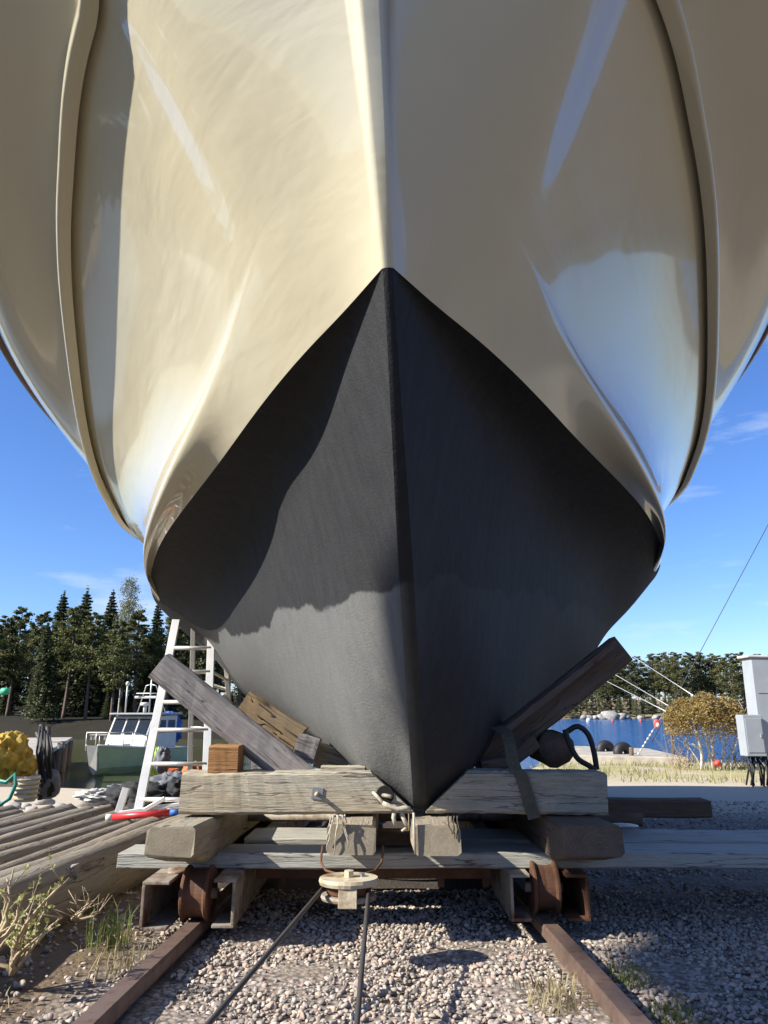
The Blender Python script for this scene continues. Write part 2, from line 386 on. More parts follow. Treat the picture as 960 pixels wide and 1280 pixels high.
def ground():
    xs = np.concatenate([-np.geomspace(1400, 3.2, 70), np.linspace(-3.1, 3.1, 90), np.geomspace(3.2, 1400, 70)])
    ys = np.concatenate([-np.geomspace(1200, .6, 40), np.linspace(-.5, 9, 130), np.geomspace(9.15, 260, 150), np.geomspace(270, 2500, 14)])
    X, Y = np.meshgrid(xs, ys); Z = height(X, Y)
    near = (np.abs(X) < 6) & (Y > 0) & (Y < 14)
    Z = Z+np.where(near, .012*np.sin(X*7+1.3*np.sin(Y*5))*np.sin(Y*6+X*2), .02*np.sin(X*.9)*np.sin(Y*.8))
    V = np.stack([X, Y, Z], -1).reshape(-1, 3); nx = len(xs); ny = len(ys)
    i = np.arange(ny-1)[:, None]*nx+np.arange(nx-1)[None]
    F = np.stack([i, i+1, i+1+nx, i+nx], -1).reshape(-1, 4)
    m, N, L, B = nm('gravel_yard')
    g = N.new('ShaderNodeNewGeometry'); pos = g.outputs['Position']
    sx = N.new('ShaderNodeSeparateXYZ'); L.new(pos, sx.inputs[0]); x, y = sx.outputs[0], sx.outputs[1]
    vo = N.new('ShaderNodeTexVoronoi'); vo.inputs['Scale'].default_value = 46; vo.inputs['Randomness'].default_value = 1; L.new(pos, vo.inputs['Vector'])
    sc = N.new('ShaderNodeSeparateColor'); L.new(vo.outputs['Color'], sc.inputs[0])
    stone = ramp(N, L, sc.outputs[0], [(0, (.16,.15,.14)), (.35, (.30,.27,.24)), (.6, (.42,.37,.33)), (.8, (.34,.25,.20)), (1, (.50,.47,.43))])
    edge = ramp(N, L, vo.outputs['Distance'], [(.3, 1), (.75, .25)])
    stone = mixc(N, L, 1, stone, edge, 'MULTIPLY')
    sand = mixc(N, L, noise(N, L, pos, 60, 5, .7), (.15,.115,.085), (.36,.29,.225)); stone = mixc(N, L, ramp(N, L, noise(N, L, pos, 9, 5, .7), [(.44, .15), (.68, .8)]), stone, sand)
    big = noise(N, L, pos, .8, 5, .6); fine = noise(N, L, pos, 14, 6, .7)
    dirt = mixc(N, L, fine, (.13,.10,.075), (.27,.225,.17))
    col = mixc(N, L, ramp(N, L, big, [(.45, 0), (.62, .65)]), stone, dirt)
    # pale trodden gravel further out
    f_out = math_(N, L, 'MULTIPLY', ramp(N, L, math_(N, L, 'MULTIPLY', y, .1), [(.86, 0), (1.0, 1)]), .85)
    col = mixc(N, L, f_out, col, mixc(N, L, fine, (.44,.36,.25), (.60,.52,.40)))
    # dark humus strip between the left rail and the logs
    xn = math_(N, L, 'ADD', x, math_(N, L, 'MULTIPLY', math_(N, L, 'SUBTRACT', noise(N, L, pos, 3, 4), .5), .5))
    s1 = ramp(N, L, math_(N, L, 'MULTIPLY', math_(N, L, 'ADD', xn, 2), .5), [(.0, 1), (.42, 1), (.52, 0)])
    near = ramp(N, L, math_(N, L, 'MULTIPLY', y, .1), [(.75, 1), (.95, 0)])
    near = math_(N, L, 'MULTIPLY', near, ramp(N, L, math_(N, L, 'MULTIPLY', math_(N, L, 'ADD', y, 0), .2), [(.2, 0), (.5, 1)]))
    soil = mixc(N, L, fine, (.07,.048,.03), (.20,.145,.09))
    col = mixc(N, L, math_(N, L, 'MULTIPLY', math_(N, L, 'MULTIPLY', s1, near), .9), col, soil)
    # ground near the viewer and left darkened to cut bounce light on the hull
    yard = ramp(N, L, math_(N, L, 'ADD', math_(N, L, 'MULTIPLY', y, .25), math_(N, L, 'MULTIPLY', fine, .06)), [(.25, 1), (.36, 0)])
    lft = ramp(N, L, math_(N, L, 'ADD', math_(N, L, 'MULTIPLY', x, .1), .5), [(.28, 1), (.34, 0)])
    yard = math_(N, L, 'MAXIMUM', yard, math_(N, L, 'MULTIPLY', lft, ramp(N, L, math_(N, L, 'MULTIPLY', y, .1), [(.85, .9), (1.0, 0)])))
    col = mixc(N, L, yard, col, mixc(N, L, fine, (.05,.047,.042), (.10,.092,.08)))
    ax = math_(N, L, 'ABSOLUTE', math_(N, L, 'ADD', x, .05)); un = math_(N, L, 'MULTIPLY', ramp(N, L, ax, [(.95, 1), (1.0, 0)]), ramp(N, L, math_(N, L, 'MULTIPLY', y, .1), [(.355, 0), (.40, 1), (.95, 1), (1, 0)]))  # under the trolley the boat's shade is painted into the ground colour
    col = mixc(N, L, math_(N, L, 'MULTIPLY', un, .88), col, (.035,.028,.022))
    hz = N.new('ShaderNodeSeparateXYZ'); L.new(pos, hz.inputs[0])
    added_hill = ramp(N, L, math_(N, L, 'MULTIPLY', hz.outputs[2], .5), [(.25, 0), (.6, 1)])
    col = mixc(N, L, added_hill, col, mixc(N, L, noise(N, L, pos, .5, 7, .7), (.07,.055,.035), (.23,.18,.115)))
    # grass verge on the right before the water
    yn = math_(N, L, 'ADD', y, math_(N, L, 'MULTIPLY', math_(N, L, 'SUBTRACT', noise(N, L, pos, .7, 5), .5), 9))
    gb = math_(N, L, 'MULTIPLY', ramp(N, L, math_(N, L, 'MULTIPLY', yn, .02), [(.29, 0), (.34, 1), (.60, 1), (.66, 0)]), ramp(N, L, math_(N, L, 'MULTIPLY', x, .1), [(.3, 0), (.4, 1)]))
    grs = mixc(N, L, noise(N, L, pos, 5, 5, .7), (.20,.21,.06), (.50,.42,.22))
    col = mixc(N, L, math_(N, L, 'MULTIPLY', gb, ramp(N, L, noise(N, L, pos, 1.1, 5, .7), [(.38, .1), (.56, .95)])), col, grs)
    # far banks: dry grass shore, forest floor
    far = ramp(N, L, math_(N, L, 'MULTIPLY', y, .01), [(.28, 0), (.34, 1)])
    bank = mixc(N, L, noise(N, L, pos, .35, 6, .7), (.10,.085,.045), (.40,.33,.19))
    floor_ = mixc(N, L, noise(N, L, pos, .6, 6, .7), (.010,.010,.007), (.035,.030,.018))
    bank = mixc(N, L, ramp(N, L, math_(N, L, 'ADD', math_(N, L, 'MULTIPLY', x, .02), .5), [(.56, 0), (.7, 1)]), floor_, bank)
    col = mixc(N, L, far, col, bank)
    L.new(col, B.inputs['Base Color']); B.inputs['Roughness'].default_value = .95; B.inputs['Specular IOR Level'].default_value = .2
    bump(N, L, B, math_(N, L, 'ADD', math_(N, L, 'MULTIPLY', edge, 1.0), fine), .5, .008)
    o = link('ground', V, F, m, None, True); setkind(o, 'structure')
ground()
def water():
    m, N, L, B = nm('sea_water')
    g = N.new('ShaderNodeNewGeometry'); mp = N.new('ShaderNodeMapping'); mp.inputs['Scale'].default_value = (.6, 1.6, 1); L.new(g.outputs['Position'], mp.inputs[0])
    sx = N.new('ShaderNodeSeparateXYZ'); L.new(g.outputs['Position'], sx.inputs[0])
    c = mixc(N, L, ramp(N, L, math_(N, L, 'ADD', math_(N, L, 'MULTIPLY', sx.outputs[0], .08), .5), [(.3, 0), (.7, 1)]), (.075,.080,.035), (.012,.085,.25))  # greenish reflection on the left put into the base colour as olive
    L.new(c, B.inputs['Base Color']); B.inputs['Roughness'].default_value = .12; B.inputs['IOR'].default_value = 1.33
    amp = ramp(N, L, math_(N, L, 'ADD', math_(N, L, 'MULTIPLY', sx.outputs[0], .08), .5), [(.35, .05), (.8, 1)])
    h = math_(N, L, 'MULTIPLY', math_(N, L, 'ADD', noise(N, L, mp.outputs[0], 2.2, 5, .6), math_(N, L, 'MULTIPLY', noise(N, L, mp.outputs[0], .5, 3), 1.5)), amp)
    bump(N, L, B, h, .9, .25)
    V = [(-1500,8,ZW),(1500,8,ZW),(1500,2400,ZW),(-1500,2400,ZW)]
    setkind(link('water', V, [(0,1,2,3)], m), 'structure')
water()
# ---- loose stones of the track bed
def pebbles():
    t = (1+5**.5)/2
    ico = np.array([(-1,t,0),(1,t,0),(-1,-t,0),(1,-t,0),(0,-1,t),(0,1,t),(0,-1,-t),(0,1,-t),(t,0,-1),(t,0,1),(-t,0,-1),(-t,0,1)], float); ico /= np.linalg.norm(ico[0])
    fc = [(0,11,5),(0,5,1),(0,1,7),(0,7,10),(0,10,11),(1,5,9),(5,11,4),(11,10,2),(10,7,6),(7,1,8),(3,9,4),(3,4,2),(3,2,6),(3,6,8),(3,8,9),(4,9,5),(2,4,11),(6,2,10),(8,6,7),(9,8,1)]
    vs = [tuple(v) for v in ico]; cache = {}; f2 = []
    def mid(a, b):
        k = (min(a,b), max(a,b))
        if k not in cache:
            p = (np.array(vs[a])+np.array(vs[b])); p /= np.linalg.norm(p); cache[k] = len(vs); vs.append(tuple(p))
        return cache[k]
    for a, b, c in fc:
        ab, bc, ca = mid(a,b), mid(b,c), mid(c,a); f2 += [(a,ab,ca),(b,bc,ab),(c,ca,bc),(ab,bc,ca)]
    sph = np.array(vs); f2 = np.array(f2)
    def field(n, xr, yr, smin, smax, name, keep):
        x = rng.uniform(*xr, n); y = rng.uniform(yr[0], yr[1], n); k = keep(x, y); x, y = x[k], y[k]; n = len(x)
        s = smin+(smax-smin)*rng.random(n)**2.2
        P = np.repeat(sph[None], n, 0)
        # irregular stones: several random plane cuts flatten the sphere
        for _ in range(5):
            d = rng.normal(size=(n, 3)); d /= np.linalg.norm(d, axis=1)[:, None]
            h = rng.uniform(.38, .75, n); q = (P*d[:, None]).sum(-1); ex = np.clip(q-h[:, None], 0, None)
            P = P-ex[..., None]*d[:, None]*.92
        P = P*np.stack([rng.uniform(.8,1.3,n), rng.uniform(.7,1.1,n), rng.uniform(.5,.85,n)], -1)[:, None]
        a = rng.uniform(0, 6.28, n); ca, sa = np.cos(a), np.sin(a)
        b = rng.normal(0, .35, n); cb, sb = np.cos(b)[:, None], np.sin(b)[:, None]
        X, Y, Z = P[..., 0], P[..., 1], P[..., 2]
        X, Z = X*cb-Z*sb, X*sb+Z*cb
        X, Y = X*ca[:, None]-Y*sa[:, None], X*sa[:, None]+Y*ca[:, None]
        Q = np.stack([X, Y, Z], -1)*s[:, None, None]
        zz = height(x, y)+s*rng.uniform(-.1, .75, n)
        Q += np.stack([x, y, zz], -1)[:, None]
        nv = sph.shape[0]; V = Q.reshape(-1, 3); F = (f2[None]+np.arange(n)[:, None, None]*nv).reshape(-1, 3)
        me = bpy.data.meshes.new(name); me.vertices.add(len(V)); me.vertices.foreach_set('co', V.ravel())
        me.loops.add(F.size); me.loops.foreach_set('vertex_index', F.ravel().astype(np.int32))
        me.polygons.add(len(F)); me.polygons.foreach_set('loop_start', np.arange(0, F.size, 3, dtype=np.int32)); me.polygons.foreach_set('loop_total', np.full(len(F), 3, np.int32))
        me.polygons.foreach_set('use_smooth', np.ones(len(F), bool))
        me.update(); me.validate()
        o = bpy.data.objects.new(name, me); COL.objects.link(o); me.materials.append(pm); setkind(o, 'stuff'); return o
    pm, N, L, B = nm('gravel_stones')
    g = N.new('ShaderNodeNewGeometry'); r = g.outputs['Random Per Island']
    c = ramp(N, L, r, [(0, (.15,.135,.12)), (.15, (.29,.25,.21)), (.38, (.44,.37,.30)), (.58, (.52,.44,.35)), (.72, (.42,.29,.215)), (.86, (.33,.295,.265)), (1, (.60,.54,.46))])
    n = noise(N, L, g.outputs['Position'], 160, 5, .7)
    c = mixc(N, L, .5, c, ramp(N, L, n, [(.3, .5), (.7, 1)]), 'MULTIPLY')
    L.new(c, B.inputs['Base Color']); B.inputs['Roughness'].default_value = .85; B.inputs['Specular IOR Level'].default_value = .3
    bump(N, L, B, n, .4, .004)
    o = field(44000, (-1.9, 2.9), (1.55, 4.6), .006, .015, 'gravel', lambda x, y: (np.abs(x+.82) > .05) & (np.abs(x-.70) > .045) & ((x > -.98) | (rng.random(len(x)) < .14)) & (np.abs(x) < y*.62+.2))
    c = field(260, (-1.9, 2.9), (1.7, 4.4), .014, .022, 'scattered_stones', lambda x, y: (np.abs(x+.82) > .07) & (np.abs(x-.70) > .06)); c['label'] = 'larger stones scattered over the track bed'; c['category'] = 'stones'
    c = field(9000, (.95, 7.5), (4.3, 11.5), .010, .024, 'yard_gravel', lambda x, y: rng.random(len(x)) < 1.25-y/11.5*.6); c['label'] = 'coarse gravel of the yard on the shaded side of the cradle'; c['category'] = 'gravel'
    o['label'] = 'loose pink and grey stones of the track bed between the rails'; o['category'] = 'gravel'
pebbles()
# ------------------------------------------------------------------ the big cream boat
XF, YF, YAW, HEEL, TRIM, ZF = .1688, 3.5946, .0404, .05465, .0707, .5323
def pose(p):
    s, b, z = p[1], p[0], p[2]
    b2 = b*math.cos(HEEL)-z*math.sin(HEEL); z2 = z*math.cos(HEEL)+b*math.sin(HEEL)
    s3 = s*math.cos(TRIM)+z2*math.sin(TRIM); z3 = z2*math.cos(TRIM)-s*math.sin(TRIM)
    return Vector((XF+b2*math.cos(YAW)+s3*math.sin(YAW), YF-b2*math.sin(YAW)+s3*math.cos(YAW), ZF+z3))
_o = pose((0,0,0)); _c = [pose(e)-_o for e in ((1,0,0),(0,1,0),(0,0,1))]
POSE = Matrix(((_c[0].x,_c[1].x,_c[2].x,_o.x),(_c[0].y,_c[1].y,_c[2].y,_o.y),(_c[0].z,_c[1].z,_c[2].z,_o.z),(0,0,0,1)))
S1, ZWL = -1.495, 1.857
SEND = 9.0
def stem_s(z): return spl([0,.928,ZWL,2.70,3.40,3.85,4.3], [0,-.849,S1,-1.86,-2.20,-2.50,-2.88], z)
def keel_z(s):
    s = np.asarray(s, float); zz = np.linspace(0, ZWL, 200); ss = stem_s(zz)
    return np.where(s >= 0, .06*s, np.interp(-s, -ss, zz))
def stem_w(z): return np.interp(z, [0, 1.0, 1.70, 1.90, 2.3, 3.0], [.032, .028, .017, .018, .044, .078])
WLK = S1+np.array([0,.22,.5,1.6,3.2,5.0,7.0,10.6])
def wl_b(s): return spl(WLK, [.020,.165,.362,1.022,1.919,2.52,2.50,2.2], s)
KNK = np.array([-1.72,-1.45,-1.145,-.045,1.555,3.355,5.5,9.0])
def kn_b(s): return spl(KNK, [.04,.205,.424,1.146,1.95,2.34,2.42,2.25], s)
def kn_z(s): return spl([-1.72,.855,5.5,9], [2.31,1.958,1.975,2.05], s)
STK = np.array([-2.18,-1.921,-1.471,-.771,.429,2.329,2.85,3.35,4.2,9.0])
def st_b(s): return spl(STK, [.05,.80,1.197,1.595,2.084,2.594,2.63,2.50,2.25,2.0], s)
def st_z(s): return spl([-2.18,1.329,6,9], [3.38,2.775,2.176,2.1], s)
RBK = np.array([-2.5,-2.0,-1.1,0,1.2,2.4,3.5,5.0,9.0])
def rb_b(s): return spl(RBK, [.05,1.35,2.25,2.66,2.90,2.84,2.45,2.15,2.0], s)
def rb_z(s): return spl([-2.5,0,2,9], [3.95,3.44,3.14,2.8], s)
def lerp_tab(s, ks, tabs):
    ks = np.array(ks); i = int(np.clip(np.searchsorted(ks, s)-1, 0, len(ks)-2)); t = np.clip((s-ks[i])/(ks[i+1]-ks[i]), 0, 1)
    t = t*t*(3-2*t); return np.array(tabs[i])*(1-t)+np.array(tabs[i+1])*t
SECT_S = [-1.52, -.6, -.05, .5, 1.6, 3.2, 9]
SECT = [ [(0,0),(.25,.42),(.46,.76),(.60,.935),(.85,.995),(1,1)],
         [(0,0),(.28,.42),(.47,.76),(.59,.94),(.84,.995),(1,1)],
         [(0,0),(.30,.19),(.50,.66),(.655,.925),(.87,.988),(1,1)],
         [(0,0),(.37,.19),(.56,.62),(.665,.905),(.87,.983),(1,1)],
         [(0,0),(.40,.215),(.61,.53),(.735,.845),(.90,.968),(1,1)],
         [(0,0),(.40,.21),(.63,.44),(.79,.745),(.93,.915),(1,1)],
         [(0,0),(.40,.21),(.63,.42),(.80,.68),(.94,.87),(1,1)] ]
def bottom_section(s, n=26):
    zk = float(keel_z(s)); w0 = min(float(stem_w(zk)), float(wl_b(s))*.98); bw = float(wl_b(s))
    T = np.array([[float(spl(SECT_S, [q[i][d] for q in SECT], s)) for d in (0, 1)] for i in range(6)]); kt = np.array([0,.32,.55,.76,.93,1.0])
    u = np.linspace(0, 1, n)
    fb = spl(kt, T[:, 0], u); fz = spl(kt, T[:, 1], u)
    return np.stack([w0+(bw-w0)*fb, np.full(n, s), zk+(ZWL-zk)*fz], -1)
def grid_mesh(rows, flip=False):
    a = len(rows); b = len(rows[0]); V = np.concatenate(rows); F = []
    for i in range(a-1):
        for j in range(b-1):
            q = (i*b+j, i*b+j+1, (i+1)*b+j+1, (i+1)*b+j); F.append(q[::-1] if flip else q)
    return V, F
def hull():
    root = thing('motor_boat', 'large cream boat with black bottom, bow looming overhead on the cradle', 'boat'); root.matrix_world = POSE
    e = np.linspace(0, 1, 90)**1.25
    ss = S1+.001+(SEND-S1)*e
    rows = [bottom_section(s) for s in ss]
    mb = MB()
    for sg in (1, -1):
        rr = [r*np.array([sg,1,1]) for r in rows]; V, F = grid_mesh(rr, sg < 0); mb.add(V, F)
    # keel / stem face strip
    K = [[np.array([-r[0][0], r[0][1], r[0][2]]), np.array([0, r[0][1]-.006*(s < 0), r[0][2]-.008*(s >= 0)]), r[0]] for r, s in zip(rows, ss)]
    V, F = grid_mesh([np.array(k) for k in K]); mb.add(V, F)
    # transom, lower half
    r = rows[-1]; poly = [tuple(p) for p in r]+[tuple(p*np.array([-1,1,1])) for p in r[::-1]]
    mb.add(poly, [tuple(range(len(poly)))])
    m, N, L, B = nm('black_antifouling')
    oc = coords(N, L, 'Object'); sx = N.new('ShaderNodeSeparateXYZ'); L.new(oc, sx.inputs[0])
    nA = noise(N, L, oc, 5, 4, .6); nB = noise(N, L, oc, 90, 4, .7); nC = noise(N, L, oc, 1.9, 3, .5)
    # brush strokes run up the hull, worn paint below a ragged line
    st = N.new('ShaderNodeMapping'); st.inputs['Scale'].default_value = (9, 9, 1.2); st.inputs['Rotation'].default_value = (.5, .3, 0); L.new(oc, st.inputs[0])
    nS = noise(N, L, st.outputs[0], 2.2, 5, .65, .4)
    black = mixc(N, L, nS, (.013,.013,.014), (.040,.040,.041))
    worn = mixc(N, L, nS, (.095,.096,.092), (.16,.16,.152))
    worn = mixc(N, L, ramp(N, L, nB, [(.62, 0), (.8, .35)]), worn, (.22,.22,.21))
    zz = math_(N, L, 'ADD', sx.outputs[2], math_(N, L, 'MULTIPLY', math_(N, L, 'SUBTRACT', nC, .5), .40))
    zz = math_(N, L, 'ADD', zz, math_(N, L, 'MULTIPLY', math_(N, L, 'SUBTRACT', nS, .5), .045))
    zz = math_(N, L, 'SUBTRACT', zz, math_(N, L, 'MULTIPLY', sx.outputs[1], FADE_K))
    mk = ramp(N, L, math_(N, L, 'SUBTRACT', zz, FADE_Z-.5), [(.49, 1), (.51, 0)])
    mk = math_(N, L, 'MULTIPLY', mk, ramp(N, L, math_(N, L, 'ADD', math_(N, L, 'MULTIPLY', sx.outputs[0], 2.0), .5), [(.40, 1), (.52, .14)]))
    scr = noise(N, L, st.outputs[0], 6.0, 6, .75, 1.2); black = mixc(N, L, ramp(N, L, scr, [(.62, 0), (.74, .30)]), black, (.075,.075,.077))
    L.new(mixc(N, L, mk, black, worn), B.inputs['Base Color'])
    B.inputs['Roughness'].default_value = .7; B.inputs['Specular IOR Level'].default_value = .2
    bump(N, L, B, math_(N, L, 'ADD', math_(N, L, 'ADD', nB, math_(N, L, 'MULTIPLY', nA, 1.5)), nS), .6, .007)
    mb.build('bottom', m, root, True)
    # topsides
    lines = []
    n = 110; e = np.linspace(0, 1, n)**1.5
    def line(s0, fb, fz):
        s = s0+(SEND-s0)*e; return np.stack([fb(s), s, fz(s)], -1)
    w = line(S1+.001, wl_b, lambda s: s*0+ZWL); k = line(-1.72, kn_b, kn_z); t = line(-2.18, st_b, st_z); rb = line(-2.5, rb_b, rb_z)
    top = rb+np.array([0,-.1,.42])*np.linspace(1, .8, n)[:, None]; top[:, 0] += .06; top[0] = (.05, -2.9, 4.3)
    # carry every line onto the stem face width
    # towards the stem the knuckle dies out: slide it onto the straight run between waterline and rail
    fr = ((k[:, 2]-w[:, 2])/(t[:, 2]-w[:, 2]))[:, None]; nat = w+(t-w)*fr; bl = sstep(-1.5, .45, k[:, 1])[:, None]
    hb = (.025+.045*sstep(-.6, .8, k[:, 1]))[:, None]; dn = (w-nat)/np.linalg.norm(w-nat, axis=1)[:, None]; up = (t-nat)/np.linalg.norm(t-nat, axis=1)[:, None]
    klo = (nat+dn*hb)*(1-bl)+(k+hb*np.array([.30,0,-1]))*bl
    k = (nat+up*hb)*(1-bl)+(k+hb*np.array([.0,0,1]))*bl
    for l in (w, klo, k, t, rb, top): l[0, 0] = float(stem_w(l[0, 2])); l[0, 1] = float(stem_s(l[0, 2])) if l is not top else l[0, 1]
    rows = []
    ctrl = [w, klo, k, t, rb, top]
    # 8 rows between waterline and knuckle, 14 to strake, 10 to rub rail
    def topsides_profile():
        out = []
        kw = np.array([0, .8, 1.1, 2.6, 3.6, 4.1])
        u = np.concatenate([np.linspace(0, .62, 6), np.linspace(.7, 1.3, 9), np.linspace(1.45, 2.6, 14), np.linspace(2.75, 3.6, 8), [3.85, 4.1]])
        C = np.stack(ctrl)  # 5,n,3
        for uu in u:
            out.append(np.stack([[float(spl(kw, C[:, i, d], uu)) for d in range(3)] for i in range(n)]))
        return out
    rows = topsides_profile()
    # stem edge: pull the first column onto the stem profile
    for r in rows:
        z = r[0, 2]; r[0, 0] = float(stem_w(z))
        if z < 4.3: r[0, 1] = float(stem_s(z))
    mb = MB()
    for sg in (1, -1):
        V, F = grid_mesh([r*np.array([sg,1,1]) for r in rows], sg > 0); mb.add(V, F)
    zz = np.linspace(ZWL, rows[-1][0, 2], 40)
    stem = [np.array([(-float(stem_w(z)), float(stem_s(z)), z), (-.4*float(stem_w(z)), float(stem_s(z))-.003, z), (.4*float(stem_w(z)), float(stem_s(z))-.003, z), (float(stem_w(z)), float(stem_s(z)), z)]) for z in [r[0, 2] for r in rows]]
    for q, r in zip(stem, rows): q[0, 1] = q[3, 1] = r[0, 1]; q[1, 1] = q[2, 1] = r[0, 1]-.003
    V, F = grid_mesh(stem, True); mb.add(V, F)
    tr = [r[-1] for r in rows]; poly = [tuple(p) for p in tr]+[tuple(p*np.array([-1,1,1])) for p in tr[::-1]]
    mb.add(poly, [tuple(range(len(poly)))])
    m, N, L, B = nm('cream_gloss_paint')
    oc = coords(N, L, 'Object'); nA = noise(N, L, oc, 1.3, 3, .5, .6)
    mp = N.new('ShaderNodeMapping'); mp.inputs['Scale'].default_value = (.9, .5, 1.5); L.new(oc, mp.inputs[0])
    nW = noise(N, L, mp.outputs[0], 2.4, 3, .5, .5); nF = noise(N, L, oc, 60, 4, .6)
    mr = N.new('ShaderNodeMapping'); mr.inputs['Scale'].default_value = (1.6, 1.2, 7.5); mr.inputs['Rotation'].default_value = (.14, 0, 0); L.new(oc, mr.inputs[0]); nR = noise(N, L, mr.outputs[0], 1.7, 4, .55, .8)
    L.new(mixc(N, L, nA, (.585,.525,.365), (.64,.58,.41)), B.inputs['Base Color'])
    L.new(ramp(N, L, nA, [(.3, .14), (.7, .24)]), B.inputs['Roughness'])
    B.inputs['Specular IOR Level'].default_value = .15; B.inputs['Coat Weight'].default_value = .8; B.inputs['Coat Roughness'].default_value = .04; B.inputs['IOR'].default_value = 1.5
    bump(N, L, B, math_(N, L, 'ADD', math_(N, L, 'ADD', nW, math_(N, L, 'MULTIPLY', nR, .16)), math_(N, L, 'MULTIPLY', nF, .006)), .5, .015)
    M['cream'] = m
    o = mb.build('topside', m, root, True)
    import bmesh
    b_ = bmesh.new(); b_.from_mesh(o.data); bmesh.ops.remove_doubles(b_, verts=b_.verts, dist=.0006); bmesh.ops.recalc_face_normals(b_, faces=b_.faces); b_.to_mesh(o.data); b_.free()
    o.data.polygons.foreach_set('use_smooth', [True]*len(o.data.polygons))
    # spray rails and rub rails: half-round section swept along the side
    def sweep(name, l, prof, mat):
        for sg in (1, -1):
            rws = []
            for i in range(len(l)):
                a = l[max(i-1, 0)]; c = l[min(i+1, len(l)-1)]; d = Vector(c-a).normalized()
                out = Vector((d.y, -d.x, 0)).normalized(); up = out.cross(d)*-1
                if up.z < 0: up = -up
                tap = min(1, .35+i/12)
                rws.append(np.array([[*(Vector(l[i])+out*(x*tap)+up*y)] for x, y in prof])*np.array([sg,1,1]))
            V, F = grid_mesh(rws, sg < 0); b = MB().add(V, F)
            for rw in (rws[0], rws[-1]): b.add(rw, [tuple(range(len(rw)))])
            b.build(name, mat, root, True)
    th = np.linspace(-PI/2, PI/2, 9)
    sweep('spray_rail', rows[28], [(-.02,-.066),(.030,-.062),(.046,-.056),(.054,-.048),(.058,-.036),(.060,0),(.060,.034),(.056,.046),(.048,.054),(.032,.060),(-.02,.064)], m)
    dk = plain('dark_varnished_rail', (.10,.065,.04), .35, .2, 6, 0, .05, .4)
    sweep('rub_rail', rows[36], [(-.02,-.035)]+[(.01+.035*math.cos(a), .035*math.sin(a)) for a in th]+[(-.02,.035)], dk)
    # deck and wheelhouse high above
    tp = rows[-1]; dk_v = [tuple(p*np.array([.985,1,1])-np.array([0,0,.12])) for p in tp]; dk_v += [(-x, y, z) for x, y, z in dk_v[::-1]]
    link('deck', dk_v, [tuple(range(len(dk_v)))], plain('deck_paint', (.45,.43,.38), .6), root)
    return root, rows
# worn-paint line: z = FADE_Z + FADE_K * s in boat space
FADE_Z, FADE_K = 1.0, .12
BOAT, TOPROWS = hull()
# ------------------------------------------------------------------ track, trolley, cradle timbers
def rails():
    for x, y0, y1, lab in ((-.82, -3, 9, 'rusty steel rail of the slipway track, on the side of the logs'), (.705, -3, 9, 'rusty steel rail of the slipway track, on the shaded side with green grass beside it')):
        r = thing('rail', lab, 'rail', (x, 0, 0), 'rails of the slipway track')
        V = []; F = []
        prof = [(-.036,.0),(-.036,.036),(-.030,.048),(.030,.048),(.036,.036),(.036,0),(.012,-.02),(.012,-.08),(-.012,-.08),(-.012,-.02)]
        n = len(prof); ys = np.linspace(y0, y1, 60)
        for i, y in enumerate(ys):
            z = .161-.0436*y if y > 0 else .161-.004*y
            j = .004*math.sin(y*2.3+x)
            for a, b in prof: V.append((a+j, y, z+.035+b))
        for i in range(len(ys)-1):
            for k in range(n): F.append((i*n+k, i*n+(k+1) % n, (i+1)*n+(k+1) % n, (i+1)*n+k))
        F.append(tuple(range(n-1, -1, -1))); F.append(tuple((len(ys)-1)*n+k for k in range(n)))
        link('rail_head', V, F, 'rail', r)
rails()
